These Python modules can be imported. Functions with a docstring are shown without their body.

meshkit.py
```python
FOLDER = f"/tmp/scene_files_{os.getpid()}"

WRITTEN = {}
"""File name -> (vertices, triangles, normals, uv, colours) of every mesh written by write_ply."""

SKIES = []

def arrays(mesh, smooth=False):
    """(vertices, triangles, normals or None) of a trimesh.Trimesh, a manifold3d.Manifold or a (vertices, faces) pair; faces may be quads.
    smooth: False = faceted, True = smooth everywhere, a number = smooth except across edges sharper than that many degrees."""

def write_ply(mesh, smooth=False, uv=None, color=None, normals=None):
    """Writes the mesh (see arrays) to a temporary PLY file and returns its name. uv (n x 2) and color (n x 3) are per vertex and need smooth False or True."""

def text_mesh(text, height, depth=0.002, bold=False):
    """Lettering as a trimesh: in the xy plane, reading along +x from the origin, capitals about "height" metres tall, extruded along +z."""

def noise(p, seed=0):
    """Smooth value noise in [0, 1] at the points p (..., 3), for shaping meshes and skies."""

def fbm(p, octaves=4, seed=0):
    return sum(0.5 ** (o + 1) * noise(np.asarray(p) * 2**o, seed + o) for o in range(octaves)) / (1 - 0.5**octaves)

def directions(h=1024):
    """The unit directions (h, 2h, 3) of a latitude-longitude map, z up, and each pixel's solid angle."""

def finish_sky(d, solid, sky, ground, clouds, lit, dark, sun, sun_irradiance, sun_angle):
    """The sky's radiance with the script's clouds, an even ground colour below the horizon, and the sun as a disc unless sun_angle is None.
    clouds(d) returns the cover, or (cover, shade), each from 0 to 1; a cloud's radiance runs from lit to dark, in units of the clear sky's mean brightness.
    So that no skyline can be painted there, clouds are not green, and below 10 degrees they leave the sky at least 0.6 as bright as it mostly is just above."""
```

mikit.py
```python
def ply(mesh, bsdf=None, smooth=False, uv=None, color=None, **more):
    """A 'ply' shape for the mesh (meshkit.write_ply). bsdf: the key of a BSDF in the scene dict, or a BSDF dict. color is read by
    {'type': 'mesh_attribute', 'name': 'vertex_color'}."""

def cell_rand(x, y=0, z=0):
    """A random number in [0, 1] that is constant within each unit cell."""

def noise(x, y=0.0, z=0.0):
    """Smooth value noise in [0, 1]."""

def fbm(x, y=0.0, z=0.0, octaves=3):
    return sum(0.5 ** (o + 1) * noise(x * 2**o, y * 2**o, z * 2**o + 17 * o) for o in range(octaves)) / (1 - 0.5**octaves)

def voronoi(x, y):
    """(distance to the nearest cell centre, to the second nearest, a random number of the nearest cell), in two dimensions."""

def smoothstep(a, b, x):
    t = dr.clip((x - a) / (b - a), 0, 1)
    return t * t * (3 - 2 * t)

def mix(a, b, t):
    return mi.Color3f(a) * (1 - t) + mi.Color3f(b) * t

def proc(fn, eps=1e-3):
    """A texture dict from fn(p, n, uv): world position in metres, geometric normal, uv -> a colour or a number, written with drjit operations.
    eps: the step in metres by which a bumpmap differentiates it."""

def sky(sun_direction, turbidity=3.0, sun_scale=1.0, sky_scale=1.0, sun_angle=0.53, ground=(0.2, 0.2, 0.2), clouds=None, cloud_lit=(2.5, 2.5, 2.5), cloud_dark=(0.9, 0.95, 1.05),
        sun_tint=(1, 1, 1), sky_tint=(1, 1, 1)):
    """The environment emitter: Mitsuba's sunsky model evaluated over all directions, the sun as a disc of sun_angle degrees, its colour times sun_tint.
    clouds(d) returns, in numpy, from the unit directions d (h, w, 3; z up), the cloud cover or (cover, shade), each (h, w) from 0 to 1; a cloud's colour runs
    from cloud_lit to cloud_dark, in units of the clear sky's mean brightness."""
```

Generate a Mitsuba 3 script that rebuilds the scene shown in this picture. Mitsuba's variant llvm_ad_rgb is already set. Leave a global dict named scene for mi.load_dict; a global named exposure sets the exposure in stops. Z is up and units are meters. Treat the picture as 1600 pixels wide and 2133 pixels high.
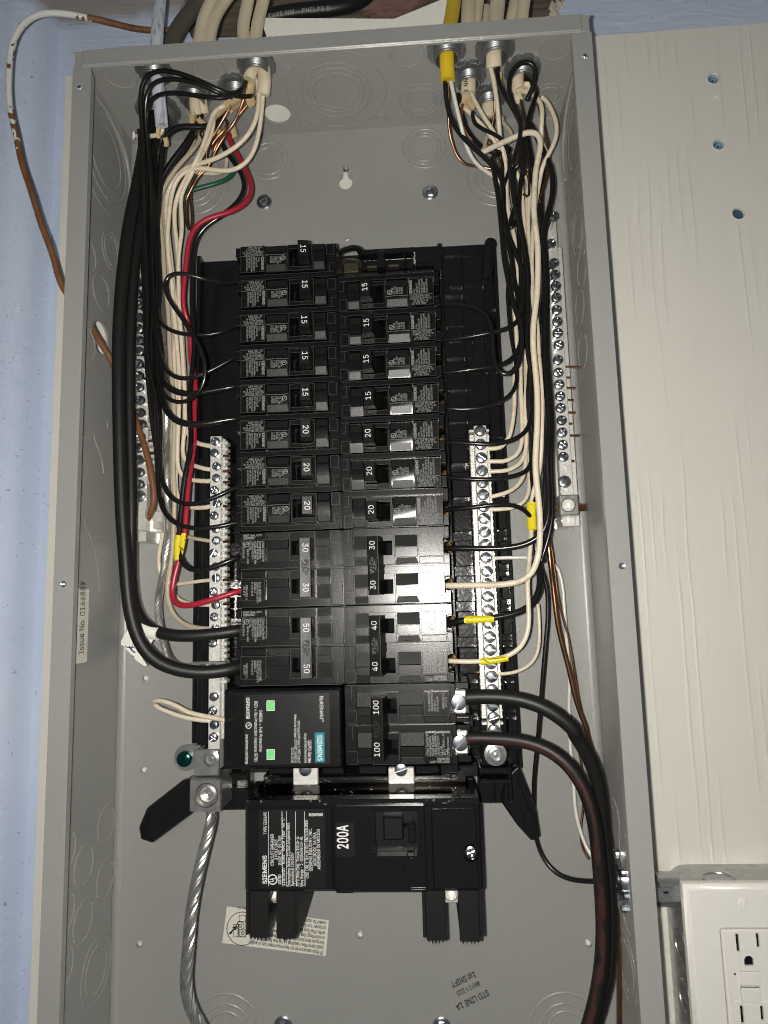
import math, glob
import numpy as np, trimesh, manifold3d, drjit as dr, mitsuba as mi, mikit, meshkit
from mikit import noise, fbm, smoothstep, mix
from scipy.interpolate import CubicSpline
from scipy.ndimage import gaussian_filter1d
T = mi.ScalarTransform4f
rng = np.random.default_rng(7)
scene, labels = {}, {}

# ------------------------------------------------------------------ camera, light, exposure
FPX = 1366.8                                             # focal length in pixels of the 1600 x 2133 photograph
CAM = np.array([52.9, -502.5, -390.4])                   # millimetres; x along the wall, y into the wall, z up, box top at z = 0
RIGHT, FWD, UP = np.array([[0.99804, -0.05271, 0.03361], [0.05656, 0.99035, -0.12650], [-0.02661, 0.12816, 0.99140]]).T
scene['camera'] = {'type': 'perspective', 'fov': math.degrees(2 * math.atan(800 / FPX)), 'fov_axis': 'x', 'near_clip': 0.01, 'far_clip': 20.0,
                   'to_world': T().look_at(origin=(CAM * 1e-3).tolist(), target=((CAM + FWD * 400) * 1e-3).tolist(), up=UP.tolist())}
# the phone's own flash beside its lens, and the dim grey light of the cellar
scene['flash_lamp'] = {'type': 'sphere', 'center': ((CAM + np.array([-14.0, -3.0, 0.0])) * 1e-3).tolist(), 'radius': 0.0035,
                       'emitter': {'type': 'area', 'radiance': {'type': 'rgb', 'value': [14600, 14100, 12950]}}}
scene['room_light'] = {'type': 'constant', 'radiance': {'type': 'rgb', 'value': [0.055, 0.058, 0.063]}}
exposure = 0.52


# ------------------------------------------------------------------ materials
def rgb(*c): return {'type': 'rgb', 'value': list(c)}
def mat(name, base, rough=0.4, metal=0.0, spec=0.5, bump=None, scale=1.0, **kw):
    d = {'type': 'principled', 'base_color': base if isinstance(base, dict) else rgb(*base), 'roughness': rough, 'metallic': metal, **kw}
    if metal == 0.0: d['specular'] = spec
    if bump: d = {'type': 'bumpmap', 'arbitrary': bump, 'scale': scale, 'bsdf': d}
    scene[name] = {'type': 'twosided', 'bsdf': d}
mm = 1000.0
def f_enamel(p, n, uv):
    q = p * mm
    a = fbm(q.x * 0.012, q.y * 0.012, q.z * 0.012, 3)
    return mix((0.262, 0.262, 0.250), (0.288, 0.288, 0.274), a)
def b_enamel(p, n, uv):
    q = p * mm
    return fbm(q.x * 0.55, q.y * 0.55, q.z * 0.55, 2)
def b_grain(p, n, uv):
    q = p * mm
    return noise(q.x * 2.6, q.y * 2.6, q.z * 2.6) * 0.6 + noise(q.x * 5.0, q.y * 5.0, q.z * 5.0) * 0.4
def f_plastic(p, n, uv):
    q = p * mm
    s = smoothstep(0.62, 0.8, fbm(q.x * 0.25, q.y * 0.25, q.z * 0.6, 3))
    return mix((0.0042, 0.0041, 0.0041), (0.0115, 0.011, 0.0105), s)
def f_dusty(p, n, uv):
    q = p * mm
    s = smoothstep(0.66, 0.74, fbm(q.x * 0.5, q.y * 0.5, q.z * 0.5, 3)) * smoothstep(0.55, 0.7, noise(q.x * 0.06, 3.0, q.z * 0.06))
    return mix((0.007, 0.007, 0.0075), (0.20, 0.20, 0.19), s * 0.8)
def b_wall(p, n, uv):
    q = p * mm
    w = fbm(q.x * 0.02, q.z * 0.02, 1.0, 2) * 9
    return fbm(q.x * 0.045 + w * 0.3, q.z * 0.55 + w, 0.0, 3) * 0.75 + fbm(q.x * 0.03, q.z * 0.03, 5.0, 3) * 0.9 + noise(q.x * 0.9, q.z * 0.9, 2.0) * 0.12
def f_wall(p, n, uv):
    q = p * mm
    d = smoothstep(0.93, 0.95, noise(q.x * 0.6, q.z * 0.55, 7.0)) * 0.4
    a = fbm(q.x * 0.018, q.z * 0.012, 4.0, 4)
    dirt = smoothstep(128.0, 146.0, q.z + fbm(q.x * 0.03, q.z * 0.03, 9.0, 3) * 30 - 15) * 0.75 * smoothstep(-60.0, -90.0, q.x)
    return mix(mix((0.47, 0.545, 0.70), (0.56, 0.63, 0.765), a) * (1 - d), (0.26, 0.20, 0.13), dirt)
def b_grainwood(p, n, uv):
    q = p * mm
    w = fbm(q.x * 0.02, q.z * 0.006, 2.0, 3) * 8 + q.x + 2.0 * noise(q.x * 0.05, q.z * 0.02, 4.0)
    v = w * 0.12
    fr = v - dr.floor(v)
    amp = 0.15 + 0.85 * smoothstep(0.35, 0.75, noise(dr.floor(v) * 3.1, q.z * 0.014, 1.0))
    line = smoothstep(0.0, 0.22, fr) * (1 - smoothstep(0.22, 0.30, fr)) * amp
    return line + 0.10 * fbm(q.x * 0.6, q.z * 0.07, 0.0, 2)
def f_board(p, n, uv):
    q = p * mm
    return mix((0.675, 0.65, 0.585), (0.72, 0.695, 0.63), fbm(q.x * 0.02, q.z * 0.006, 1.0, 3))
def f_pipe(p, n, uv):
    q = p * mm
    k = fbm(q.x * 0.16, q.y * 0.16, q.z * 0.16, 3)
    edge = smoothstep(-70.0, 10.0, q.z) * 0.205 - smoothstep(-212.0, -180.0, q.x) * 0.36 * smoothstep(0.0, 30.0, q.z) - 0.5 * smoothstep(-60.0, -75.0, q.z)
    k2 = fbm(q.x * 0.5, q.y * 0.5, q.z * 0.3, 2)
    painted = smoothstep(0.50, 0.53, k * 0.55 + 0.28 * k2 + edge)
    return mix(mix((0.10, 0.043, 0.020), (0.21, 0.095, 0.04), fbm(q.x * 0.5, q.y * 0.5, q.z * 0.1, 2)), (0.60, 0.61, 0.58), painted)
def f_copper(p, n, uv):
    q = p * mm
    return mix((0.20, 0.10, 0.055), (0.54, 0.29, 0.165), fbm(q.x * 0.2, q.y * 0.2, q.z * 0.06, 3))
def f_insul(p, n, uv):
    q = p * mm
    s = smoothstep(0.60, 0.78, fbm(q.x * 0.12, q.y * 0.12, q.z * 0.12, 3))
    return mix((0.67, 0.585, 0.455), (0.58, 0.49, 0.365), s)
def f_phase(p, n, uv):                                    # worn red marking paint along one side of a black cable
    a = uv.y
    m = smoothstep(0.105, 0.06, dr.abs(uv.x - 0.27) + 0.05 * (noise(a * 0.12, uv.x * 4, 2.0) - 0.5)) * smoothstep(0.30, 0.55, fbm(a * 0.10, uv.x * 9, 1.0, 3)) * 0.44
    return mix((0.0085, 0.008, 0.0078), (0.078, 0.020, 0.016), m)
def f_wood(p, n, uv):
    q = p * mm
    g = fbm(q.x * 0.02 + fbm(q.x * 0.01, q.z * 0.01, 3.0, 2) * 2, q.z * 0.35, q.y * 0.35, 3)
    return mix((0.060, 0.045, 0.032), (0.22, 0.18, 0.135), g)
def f_sheath(p, n, uv):
    q = p * mm
    return mix((0.66, 0.59, 0.455), (0.58, 0.485, 0.33), fbm(q.x * 0.08, q.y * 0.08, q.z * 0.08, 3))
def f_tin(p, n, uv):
    q = p * mm
    return mix((0.86, 0.85, 0.80), (0.66, 0.64, 0.60), fbm(q.x * 0.35, q.y * 0.35, q.z * 0.9, 3))
def f_alu(p, n, uv):
    q = p * mm
    return mix((0.84, 0.83, 0.80), (0.50, 0.49, 0.47), fbm(q.x * 0.5, q.y * 0.5, q.z * 0.25, 3))
def f_galv(p, n, uv):
    q = p * mm
    return mix((0.30, 0.31, 0.31), (0.56, 0.57, 0.56), fbm(q.x * 0.22, q.y * 0.3, q.z * 0.22, 3))
def f_bluepaint(p, n, uv):
    q = p * mm
    return mix((0.50, 0.535, 0.60), (0.30, 0.32, 0.37), smoothstep(0.52, 0.66, fbm(q.x * 0.6, q.y * 0.6, q.z * 0.05, 3)))
P = mikit.proc
mat('m_enamel', P(f_enamel), 0.33, spec=0.5, bump=P(b_enamel, 2e-4), scale=0.00010)
mat('m_plastic', P(f_plastic), 0.245, spec=0.45, bump=P(b_grain, 8e-5), scale=0.000013)
mat('m_edge_wear', (0.062, 0.061, 0.058), 0.4)
mat('m_plastic_plate', (0.008, 0.008, 0.008), 0.42, spec=0.45, bump=P(b_grain, 8e-5), scale=0.000012)
mat('m_scratch', (0.37, 0.37, 0.355), 0.5)
mat('m_smooth_black', (0.0105, 0.0105, 0.0105), 0.5, spec=0.22)
mat('m_gloss_black', (0.0072, 0.0072, 0.0076), 0.17, spec=0.5, bump=P(b_enamel, 3e-4), scale=0.00006)
mat('m_dusty_black', P(f_dusty), 0.2, spec=0.5)
mat('m_handle', (0.0062, 0.006, 0.0058), 0.36, spec=0.36, bump=P(b_grain, 8e-5), scale=0.000022)
mat('m_wire_black', (0.0075, 0.0073, 0.0072), 0.25, spec=0.5)
mat('m_cable_black', (0.0085, 0.0082, 0.008), 0.46, spec=0.4)
mat('m_cable_phase', P(f_phase), 0.46, spec=0.35)
mat('m_wire_white', P(f_insul), 0.34, spec=0.4)
mat('m_wire_bright', (0.64, 0.62, 0.56), 0.30, spec=0.45)
mat('m_wire_tan', (0.46, 0.39, 0.29), 0.4, spec=0.35)
mat('m_wire_red', (0.33, 0.016, 0.032), 0.34, spec=0.4)
mat('m_wire_green', (0.012, 0.085, 0.048), 0.34, spec=0.4)
mat('m_copper', P(f_copper), 0.30, 1.0)
mat('m_pipe', P(f_pipe), 0.5, spec=0.4)
mat('m_brown_cable', (0.085, 0.078, 0.060), 0.45)
mat('m_sheath', P(f_sheath), 0.40, spec=0.4)
mat('m_yellow', (0.62, 0.44, 0.022), 0.33, spec=0.45)
mat('m_tape', (0.68, 0.56, 0.015), 0.42, spec=0.4)
mat('m_blue_sheath', P(f_bluepaint), 0.5)
mat('m_zinc', (0.50, 0.53, 0.56), 0.24, 1.0)
mat('m_galvanised', P(f_galv), 0.30, 0.8)
mat('m_dull_zinc', (0.26, 0.27, 0.275), 0.40, 0.8, bump=P(b_grain, 1.5e-4), scale=0.00006)
mat('m_tin', P(f_tin), 0.36, 0.5)
mat('m_aluminium', P(f_alu), 0.28, 0.92)
mat('m_brass_dull', (0.13, 0.115, 0.075), 0.45, 0.9)
mat('m_brass', (0.78, 0.52, 0.18), 0.26, 1.0)
mat('m_paper_fibre', (0.46, 0.35, 0.19), 0.8)
mat('m_print', (0.70, 0.70, 0.68), 0.6, spec=0.2)
mat('m_faint_print', (0.30, 0.30, 0.29), 0.6, spec=0.2)
mat('m_ink', (0.012, 0.012, 0.014), 0.6, spec=0.2)
mat('m_pen', (0.03, 0.02, 0.12), 0.6, spec=0.2)
mat('m_label_black', (0.0085, 0.0085, 0.009), 0.34, spec=0.4)
mat('m_label_white', (0.66, 0.635, 0.555), 0.5, spec=0.35)
mat('m_paper', (0.78, 0.765, 0.70), 0.6, spec=0.3)
mat('m_teal', (0.006, 0.21, 0.28), 0.35)
mat('m_indicator', (0.17, 0.58, 0.20), 0.35)
mat('m_green_screw', (0.003, 0.055, 0.05), 0.2, 0.7)
mat('m_wall', P(f_wall), 0.55, spec=0.3, bump=P(b_wall, 4e-4), scale=0.0009)
mat('m_board', P(f_board), 0.48, spec=0.35, bump=P(b_grainwood, 3e-4), scale=0.00036)
mat('m_wood', P(f_wood), 0.8, spec=0.2)
mat('m_insulation', (0.20, 0.125, 0.105), 0.9, spec=0.1)
mat('m_plug_ring', (0.20, 0.31, 0.38), 0.6)
mat('m_plug', (0.035, 0.075, 0.13), 0.6)
mat('m_cover', (0.74, 0.72, 0.67), 0.34, spec=0.45)
mat('m_slot', (0.006, 0.006, 0.007), 0.8, spec=0.1)
mat('m_plaster', (0.50, 0.46, 0.37), 0.9, spec=0.1)
scene['m_smoky'] = {'type': 'thindielectric', 'int_ior': 1.5, 'specular_transmittance': rgb(0.20, 0.185, 0.165), 'specular_reflectance': rgb(1, 1, 1)}

# ------------------------------------------------------------------ helpers (all millimetres)
def ray(u, v): return RIGHT * (u - 800) / FPX + FWD - UP * (v - 1066.5) / FPX
def at(u, v, Y):                                         # the point of the plane y = Y that stands at this place of the photograph
    d = ray(u, v); return CAM + d * (Y - CAM[1]) / d[1]
def atx(u, v, X): d = ray(u, v); return CAM + d * (X - CAM[0]) / d[0]
def atz(u, v, Z): d = ray(u, v); return CAM + d * (Z - CAM[2]) / d[2]
def mmpp(p): return float((np.asarray(p) - CAM) @ FWD) / FPX   # millimetres per photograph pixel at a point

def thing(key, label, cat, group=None, kind=None):
    labels[key] = {'label': label, 'category': cat}
    if group: labels[key]['group'] = group
    if kind: labels[key]['kind'] = kind
    return key
def numbered(key):
    if key not in scene and key not in labels: return key
    i = 1
    while f'{key}_{i:03d}' in scene or f'{key}_{i:03d}' in labels: i += 1
    return f'{key}_{i:03d}'
COUNT = {}
def newkey(key):
    n = COUNT.get(key, 0); COUNT[key] = n + 1
    return key if n == 0 else f'{key}_{n:03d}'
def raw(m):
    if hasattr(m, 'to_mesh'):
        q = m.to_mesh(); return trimesh.Trimesh(q.vert_properties[:, :3], q.tri_verts, process=False)
    if isinstance(m, (tuple, list)) and not hasattr(m, 'faces'):
        v, f = np.asarray(m[0], float), np.asarray(m[1], int)
        if f.shape[1] == 4: f = np.vstack([f[:, [0, 1, 2]], f[:, [0, 2, 3]]])
        return trimesh.Trimesh(v, f, process=False)
    return m
def dictof(m, mt, smooth=30, uv=None):
    m = raw(m); m = trimesh.Trimesh(np.asarray(m.vertices) * 1e-3, m.faces, process=False)
    if uv is not None: smooth = True
    return mikit.ply(m, mt, smooth=smooth, uv=uv)
def obj(key, m, mt, smooth=30, uv=None, label=None, kind=None):
    key = newkey(key); scene[key] = dictof(m, mt, smooth, uv)
    if label or kind:
        labels[key] = {}
        if label: labels[key]['label'] = label
        if kind: labels[key]['kind'] = kind
    return key
def put(key, d, xf):
    key = newkey(key); scene[key] = {**d, 'to_world': xf}; return key
cat = lambda ms: trimesh.util.concatenate([raw(m) for m in ms])
def hull(pts): return manifold3d.Manifold.hull_points(np.asarray(pts, np.float64))
def cb(x0, x1, y0, y1, z0, z1, b=0.3):                   # box with chamfered edges
    x0, x1 = sorted((x0, x1)); y0, y1 = sorted((y0, y1)); z0, z1 = sorted((z0, z1))
    b = min(b, (x1 - x0) * .45, (y1 - y0) * .45, (z1 - z0) * .45)
    pts = []
    for i, (p0, p1) in enumerate(((x0, x1), (y0, y1), (z0, z1))):
        pass
    for sx in (0, 1):
        for sy in (0, 1):
            for sz in (0, 1):
                c = np.array([(x0, x1)[sx], (y0, y1)[sy], (z0, z1)[sz]], float)
                inn = np.array([b if sx == 0 else -b, b if sy == 0 else -b, b if sz == 0 else -b])
                for k in range(3):
                    q = c + inn; q[k] = c[k]; pts.append(q)
    return hull(pts)
def frame_to(axis):
    z = np.asarray(axis, float); z /= np.linalg.norm(z)
    x = np.cross([0, 0, 1.0] if abs(z[2]) < .9 else [0, 1.0, 0], z); x /= np.linalg.norm(x)
    return np.stack([x, np.cross(z, x), z], 1)
def lathe(profile, centre, axis=(0, -1, 0), n=24):       # profile: (radius, height along axis)
    pr = np.asarray(profile, float); a = np.arange(n) * 2 * np.pi / n
    v = np.stack([np.outer(np.cos(a), pr[:, 0]), np.outer(np.sin(a), pr[:, 0]), np.broadcast_to(pr[:, 1], (n, len(pr)))], -1)
    v = v.reshape(-1, 3) @ frame_to(axis).T + np.asarray(centre)
    m = len(pr); f = []
    for i in range(n):
        j = (i + 1) % n
        for k in range(m - 1): f.append([i * m + k, j * m + k, j * m + k + 1, i * m + k + 1])
    return raw((v, f))
def smoothpath(pts, step=2.0, sig=3.0):
    pts = np.asarray(pts, float)
    d = np.r_[0, np.cumsum(np.maximum(np.linalg.norm(np.diff(pts, axis=0), axis=1), 1e-6))]
    cs = CubicSpline(d, pts) if len(pts) > 2 else (lambda t: pts[0] + np.outer(t / d[-1], pts[1] - pts[0]))
    t = np.linspace(0, d[-1], max(3, int(d[-1] / step) + 1)); q = cs(t)
    if sig > 0 and len(q) > 8:
        s = gaussian_filter1d(q, sig, axis=0, mode='nearest'); w = np.clip(np.minimum(np.arange(len(q)), np.arange(len(q))[::-1]) / (2 * sig), 0, 1)[:, None]
        q = q * (1 - w) + s * w
    return q
def frames(q):
    t = np.gradient(q, axis=0); t /= np.linalg.norm(t, axis=1, keepdims=True)
    a = np.cross(t[0], [0.3, 1, 0.1]); a /= np.linalg.norm(a); A = []
    for k in range(len(q)):
        a = a - t[k] * (a @ t[k]); a /= np.linalg.norm(a); A.append(a.copy())
    A = np.array(A); return t, A, np.cross(t, A)
def tube(pts, r, n=12, rb=None, step=2.0, sig=3.0, side=None, wob=0.0, prof=None):
    """A round (or flat, with rb) rod along a smoothed path, closed at both ends; returns mesh and uv."""
    q = smoothpath(pts, step, sig); t, A, B = frames(q)
    if side is not None:
        A = np.asarray(side, float) - t * (t @ np.asarray(side, float))[:, None]; A /= np.linalg.norm(A, axis=1, keepdims=True); B = np.cross(t, A)
    rb = r if rb is None else rb; a = np.arange(n + 1) * 2 * np.pi / n; L = len(q)
    rr = np.ones(L) if prof is None else np.interp(np.linspace(0, 1, L), prof[0], prof[1])
    if wob: rr = rr * (1 + wob * (meshkit.noise(q * 0.12) - .5))
    v = q[:, None] + rr[:, None, None] * (A[:, None] * (r * np.cos(a))[None, :, None] + B[:, None] * (rb * np.sin(a))[None, :, None])
    length = np.r_[0, np.cumsum(np.linalg.norm(np.diff(q, axis=0), axis=1))]
    uv = np.stack([np.broadcast_to(a / (2 * np.pi), (L, n + 1)), np.broadcast_to(length[:, None], (L, n + 1))], -1).reshape(-1, 2)
    f = [[k * (n + 1) + i, k * (n + 1) + i + 1, (k + 1) * (n + 1) + i + 1, (k + 1) * (n + 1) + i] for k in range(L - 1) for i in range(n)]
    v = v.reshape(-1, 3); f = np.asarray(f); f = np.vstack([f[:, [0, 1, 2]], f[:, [0, 2, 3]]])
    c0, c1 = len(v), len(v) + 1
    e0 = [[c0, i + 1, i] for i in range(n)]; b = (L - 1) * (n + 1); e1 = [[c1, b + i, b + i + 1] for i in range(n)]
    v = np.vstack([v, q[0], q[-1]]); uv = np.vstack([uv, [0.5, 0], [0.5, length[-1]]])
    return trimesh.Trimesh(v, np.vstack([f, e0, e1]), process=False), uv
def strand(pts, R, n=7, twist=0.11, step=1.6, rw=None):  # a cable of twisted wires
    q = smoothpath(pts, step, 4.0); t, A, B = frames(q); s = np.r_[0, np.cumsum(np.linalg.norm(np.diff(q, axis=0), axis=1))]; out = []
    rw = rw or R * math.sin(math.pi / n) / (1 + math.sin(math.pi / n)) * 1.12
    for k in range(n):
        ph = s * twist + 2 * np.pi * k / n
        out.append(tube(q + (R - rw) * (A * np.cos(ph)[:, None] + B * np.sin(ph)[:, None]), rw, 7, step=step, sig=0)[0])
    out.append(tube(q, R - rw, 8, step=4, sig=0)[0]); return cat(out)
TEXT = {}
def text(s, x, z, h, rot=0, Y=0, bold=False, stretch=1.0, anchor='l', depth=0.06):
    """Flat print on the plane y = Y, reading along the direction rot (degrees, 0 = along +x, 90 = upwards)."""
    if (s, bold) not in TEXT: TEXT[s, bold] = meshkit.text_mesh(s, 1.0, 0.05, bold)
    m = TEXT[s, bold].copy(); w = m.vertices[:, 0].max()
    q = m.vertices * [h * stretch, h, 0]; q[:, 0] -= {'l': 0, 'c': .5, 'r': 1}[anchor] * w * h * stretch
    c, sn = math.cos(math.radians(rot)), math.sin(math.radians(rot))
    zz = m.vertices[:, 2] / 0.05 * depth
    m.vertices = np.stack([x + c * q[:, 0] - sn * q[:, 1], Y - zz, z + sn * q[:, 0] + c * q[:, 1]], 1)
    f = m.faces; m.faces = f[:, ::-1] if False else f
    return m
def ring(x, z, r, w, Y, n=20, depth=0.06):
    return lathe([(r - w, 0), (r - w, depth), (r, depth), (r, 0)], (x, Y, z), (0, -1, 0), n)
def ul_mark(x, z, r, rot, Y):                            # the listing mark: two letters in a circle
    c, s = math.cos(math.radians(rot)), math.sin(math.radians(rot))
    def p(a, b): return x + c * a - s * b, z + s * a + c * b
    xa, za = p(-r * .55, -r * .15); xb, zb = p(0, -r * .62)
    return [ring(x, z, r, r * .2, Y), text('U', xa, za, r * .85, rot, Y, True, .72), text('L', xb, zb, r * .85, rot, Y, True, .72)]
def disc(c, r, t, axis=(0, -1, 0), n=20, b=None):
    b = min(r, t) * .25 if b is None else b
    return lathe([(1e-3, 0), (r, 0), (r, t - b), (r - b, t), (1e-3, t)], c, axis, n)
def screw_head(c, r, t, axis=(0, -1, 0), slot=None, rot=0.3, cross=False, n=20):
    m = manifold3d.Manifold.revolve(manifold3d.CrossSection([[(0, 0), (r, 0), (r, t * .55), (r * .9, t * .85), (r * .6, t * 1.02), (0, t * 1.05)]]), n)
    if slot or cross:
        w = slot or r * .28
        for a in ((rot,) if not cross else (rot, rot + math.pi / 2)):
            L = 2.4 * r if not cross else 1.25 * r
            k = manifold3d.Manifold.cube([L, w, t * 2], True).translate([0, 0, t * 1.45]).rotate([0, 0, math.degrees(a)])
            m = m - k
    q = raw(m); q.vertices = q.vertices @ frame_to(axis).T + np.asarray(c); return q

# ------------------------------------------------------------------ the setting: wall, timber opening above the panel, backing board
def prism(poly, y0, y1, holes=()):
    cs = manifold3d.CrossSection([np.asarray(poly, float)], manifold3d.FillRule.NonZero)
    for h in holes: cs = cs - manifold3d.CrossSection([np.asarray(h, float)], manifold3d.FillRule.NonZero)
    m = manifold3d.Manifold.extrude(cs, y1 - y0)                    # (x, z) polygon extruded along y
    q = raw(m); q.vertices = np.stack([q.vertices[:, 0], y0 + q.vertices[:, 2], q.vertices[:, 1]], 1); q.faces = q.faces[:, ::-1]; return q
def xz(*uvs, Y): return [(lambda p: (p[0], p[2]))(at(u, v, Y)) for u, v in uvs]
WY = 21.0
edge = xz((372, 16), (384, 2), (378, -30), Y=WY)
jag = xz((1160, 40), (1168, 30), (1163, 22), (1175, 14), (1172, 6), (1180, -2), (1178, -40), Y=WY)
ztop = at(200, -40, WY)[2]
poly = [(-620, -900)] + [(-620, ztop)] + [(edge[2][0], ztop)] + [edge[1], edge[0]] + xz((400, 80), (1150, 60), Y=WY) + jag + [(700, ztop + 140), (700, -900)]
obj('wall', prism(poly, WY, WY + 14), 'm_wall', smooth=False, kind='structure', label='light blue painted wall with brushed texture behind the panel')
# the left return of the wall stands a little proud, with a soft rounded inner corner
c0 = at(55, 200, 0)[0]
pr = [(c0 - 400, -8)] + [(c0 - 14, -8)] + [(c0 - 14 + 26 * math.sin(a), 18 - 26 * math.cos(a)) for a in np.linspace(0, 1.25, 8)] + [(c0 + 16, WY + 2), (c0 - 400, WY + 2)]
cs = manifold3d.Manifold.extrude(manifold3d.CrossSection([np.array(pr, float)], manifold3d.FillRule.Positive), 1200)
if cs.volume() <= 0: cs = manifold3d.Manifold.extrude(manifold3d.CrossSection([np.array(pr[::-1], float)], manifold3d.FillRule.Positive), 1200)
q = raw(cs.translate([0, 0, -900])); obj('wall_return', q, 'm_wall', smooth=40, kind='structure', label='blue painted return of the wall at the far left edge')
# plaster crumbs along the broken edge and the timber behind
sp = []
for k, (x, z) in enumerate(jag[:6]):
    for j in range(5):
        c = np.array([x - 3 + rng.uniform(-5, 3), WY + 4 + rng.uniform(0, 8), z + rng.uniform(-4, 4)]); sp.append(hull(c + rng.normal(0, 2.6, (9, 3))))
obj('plaster_rubble', cat(sp), 'm_plaster', smooth=False, kind='stuff', label='crumbled plaster along the broken edge of the wall opening')
BY = 62.0
for i, (x0, x1, z0, z1, y) in enumerate(((-330, 60, 60, 250, 66), (62, 330, 40, 250, 72))):
    k = thing(newkey('timber_board'), ('dark rough timber board in the wall opening behind the black cable', 'dark rough timber in the wall opening behind the yellow cable')[i], 'timber')
    scene[k] = dictof(cb(x0, x1, y, y + 20, z0, z1, 1.5), 'm_wood')
k = thing('timber_beam', 'brown grimy timber edge running above the blue wall on the left', 'timber')
a, b = at(20, 6, WY - 4), at(372, 4, WY - 4); scene[k] = dictof(cb(a[0] - 60, b[0], WY - 3, WY - .2, a[2] + 2, a[2] + 60, 1), 'm_wood')
p = at(815, 6, 45); v = trimesh.creation.icosphere(4, 1.0).vertices; f = trimesh.creation.icosphere(4, 1.0).faces
v = v * [34, 14, 20] * (0.75 + .5 * meshkit.fbm(v * 3.0, 3))[:, None] + p + [0, 0, 6]
thing('insulation_tuft', 'pinkish insulation tuft bulging out between the black cable and the yellow cable', 'insulation'); scene['insulation_tuft'] = dictof((v, f), 'm_insulation', True)

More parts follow.
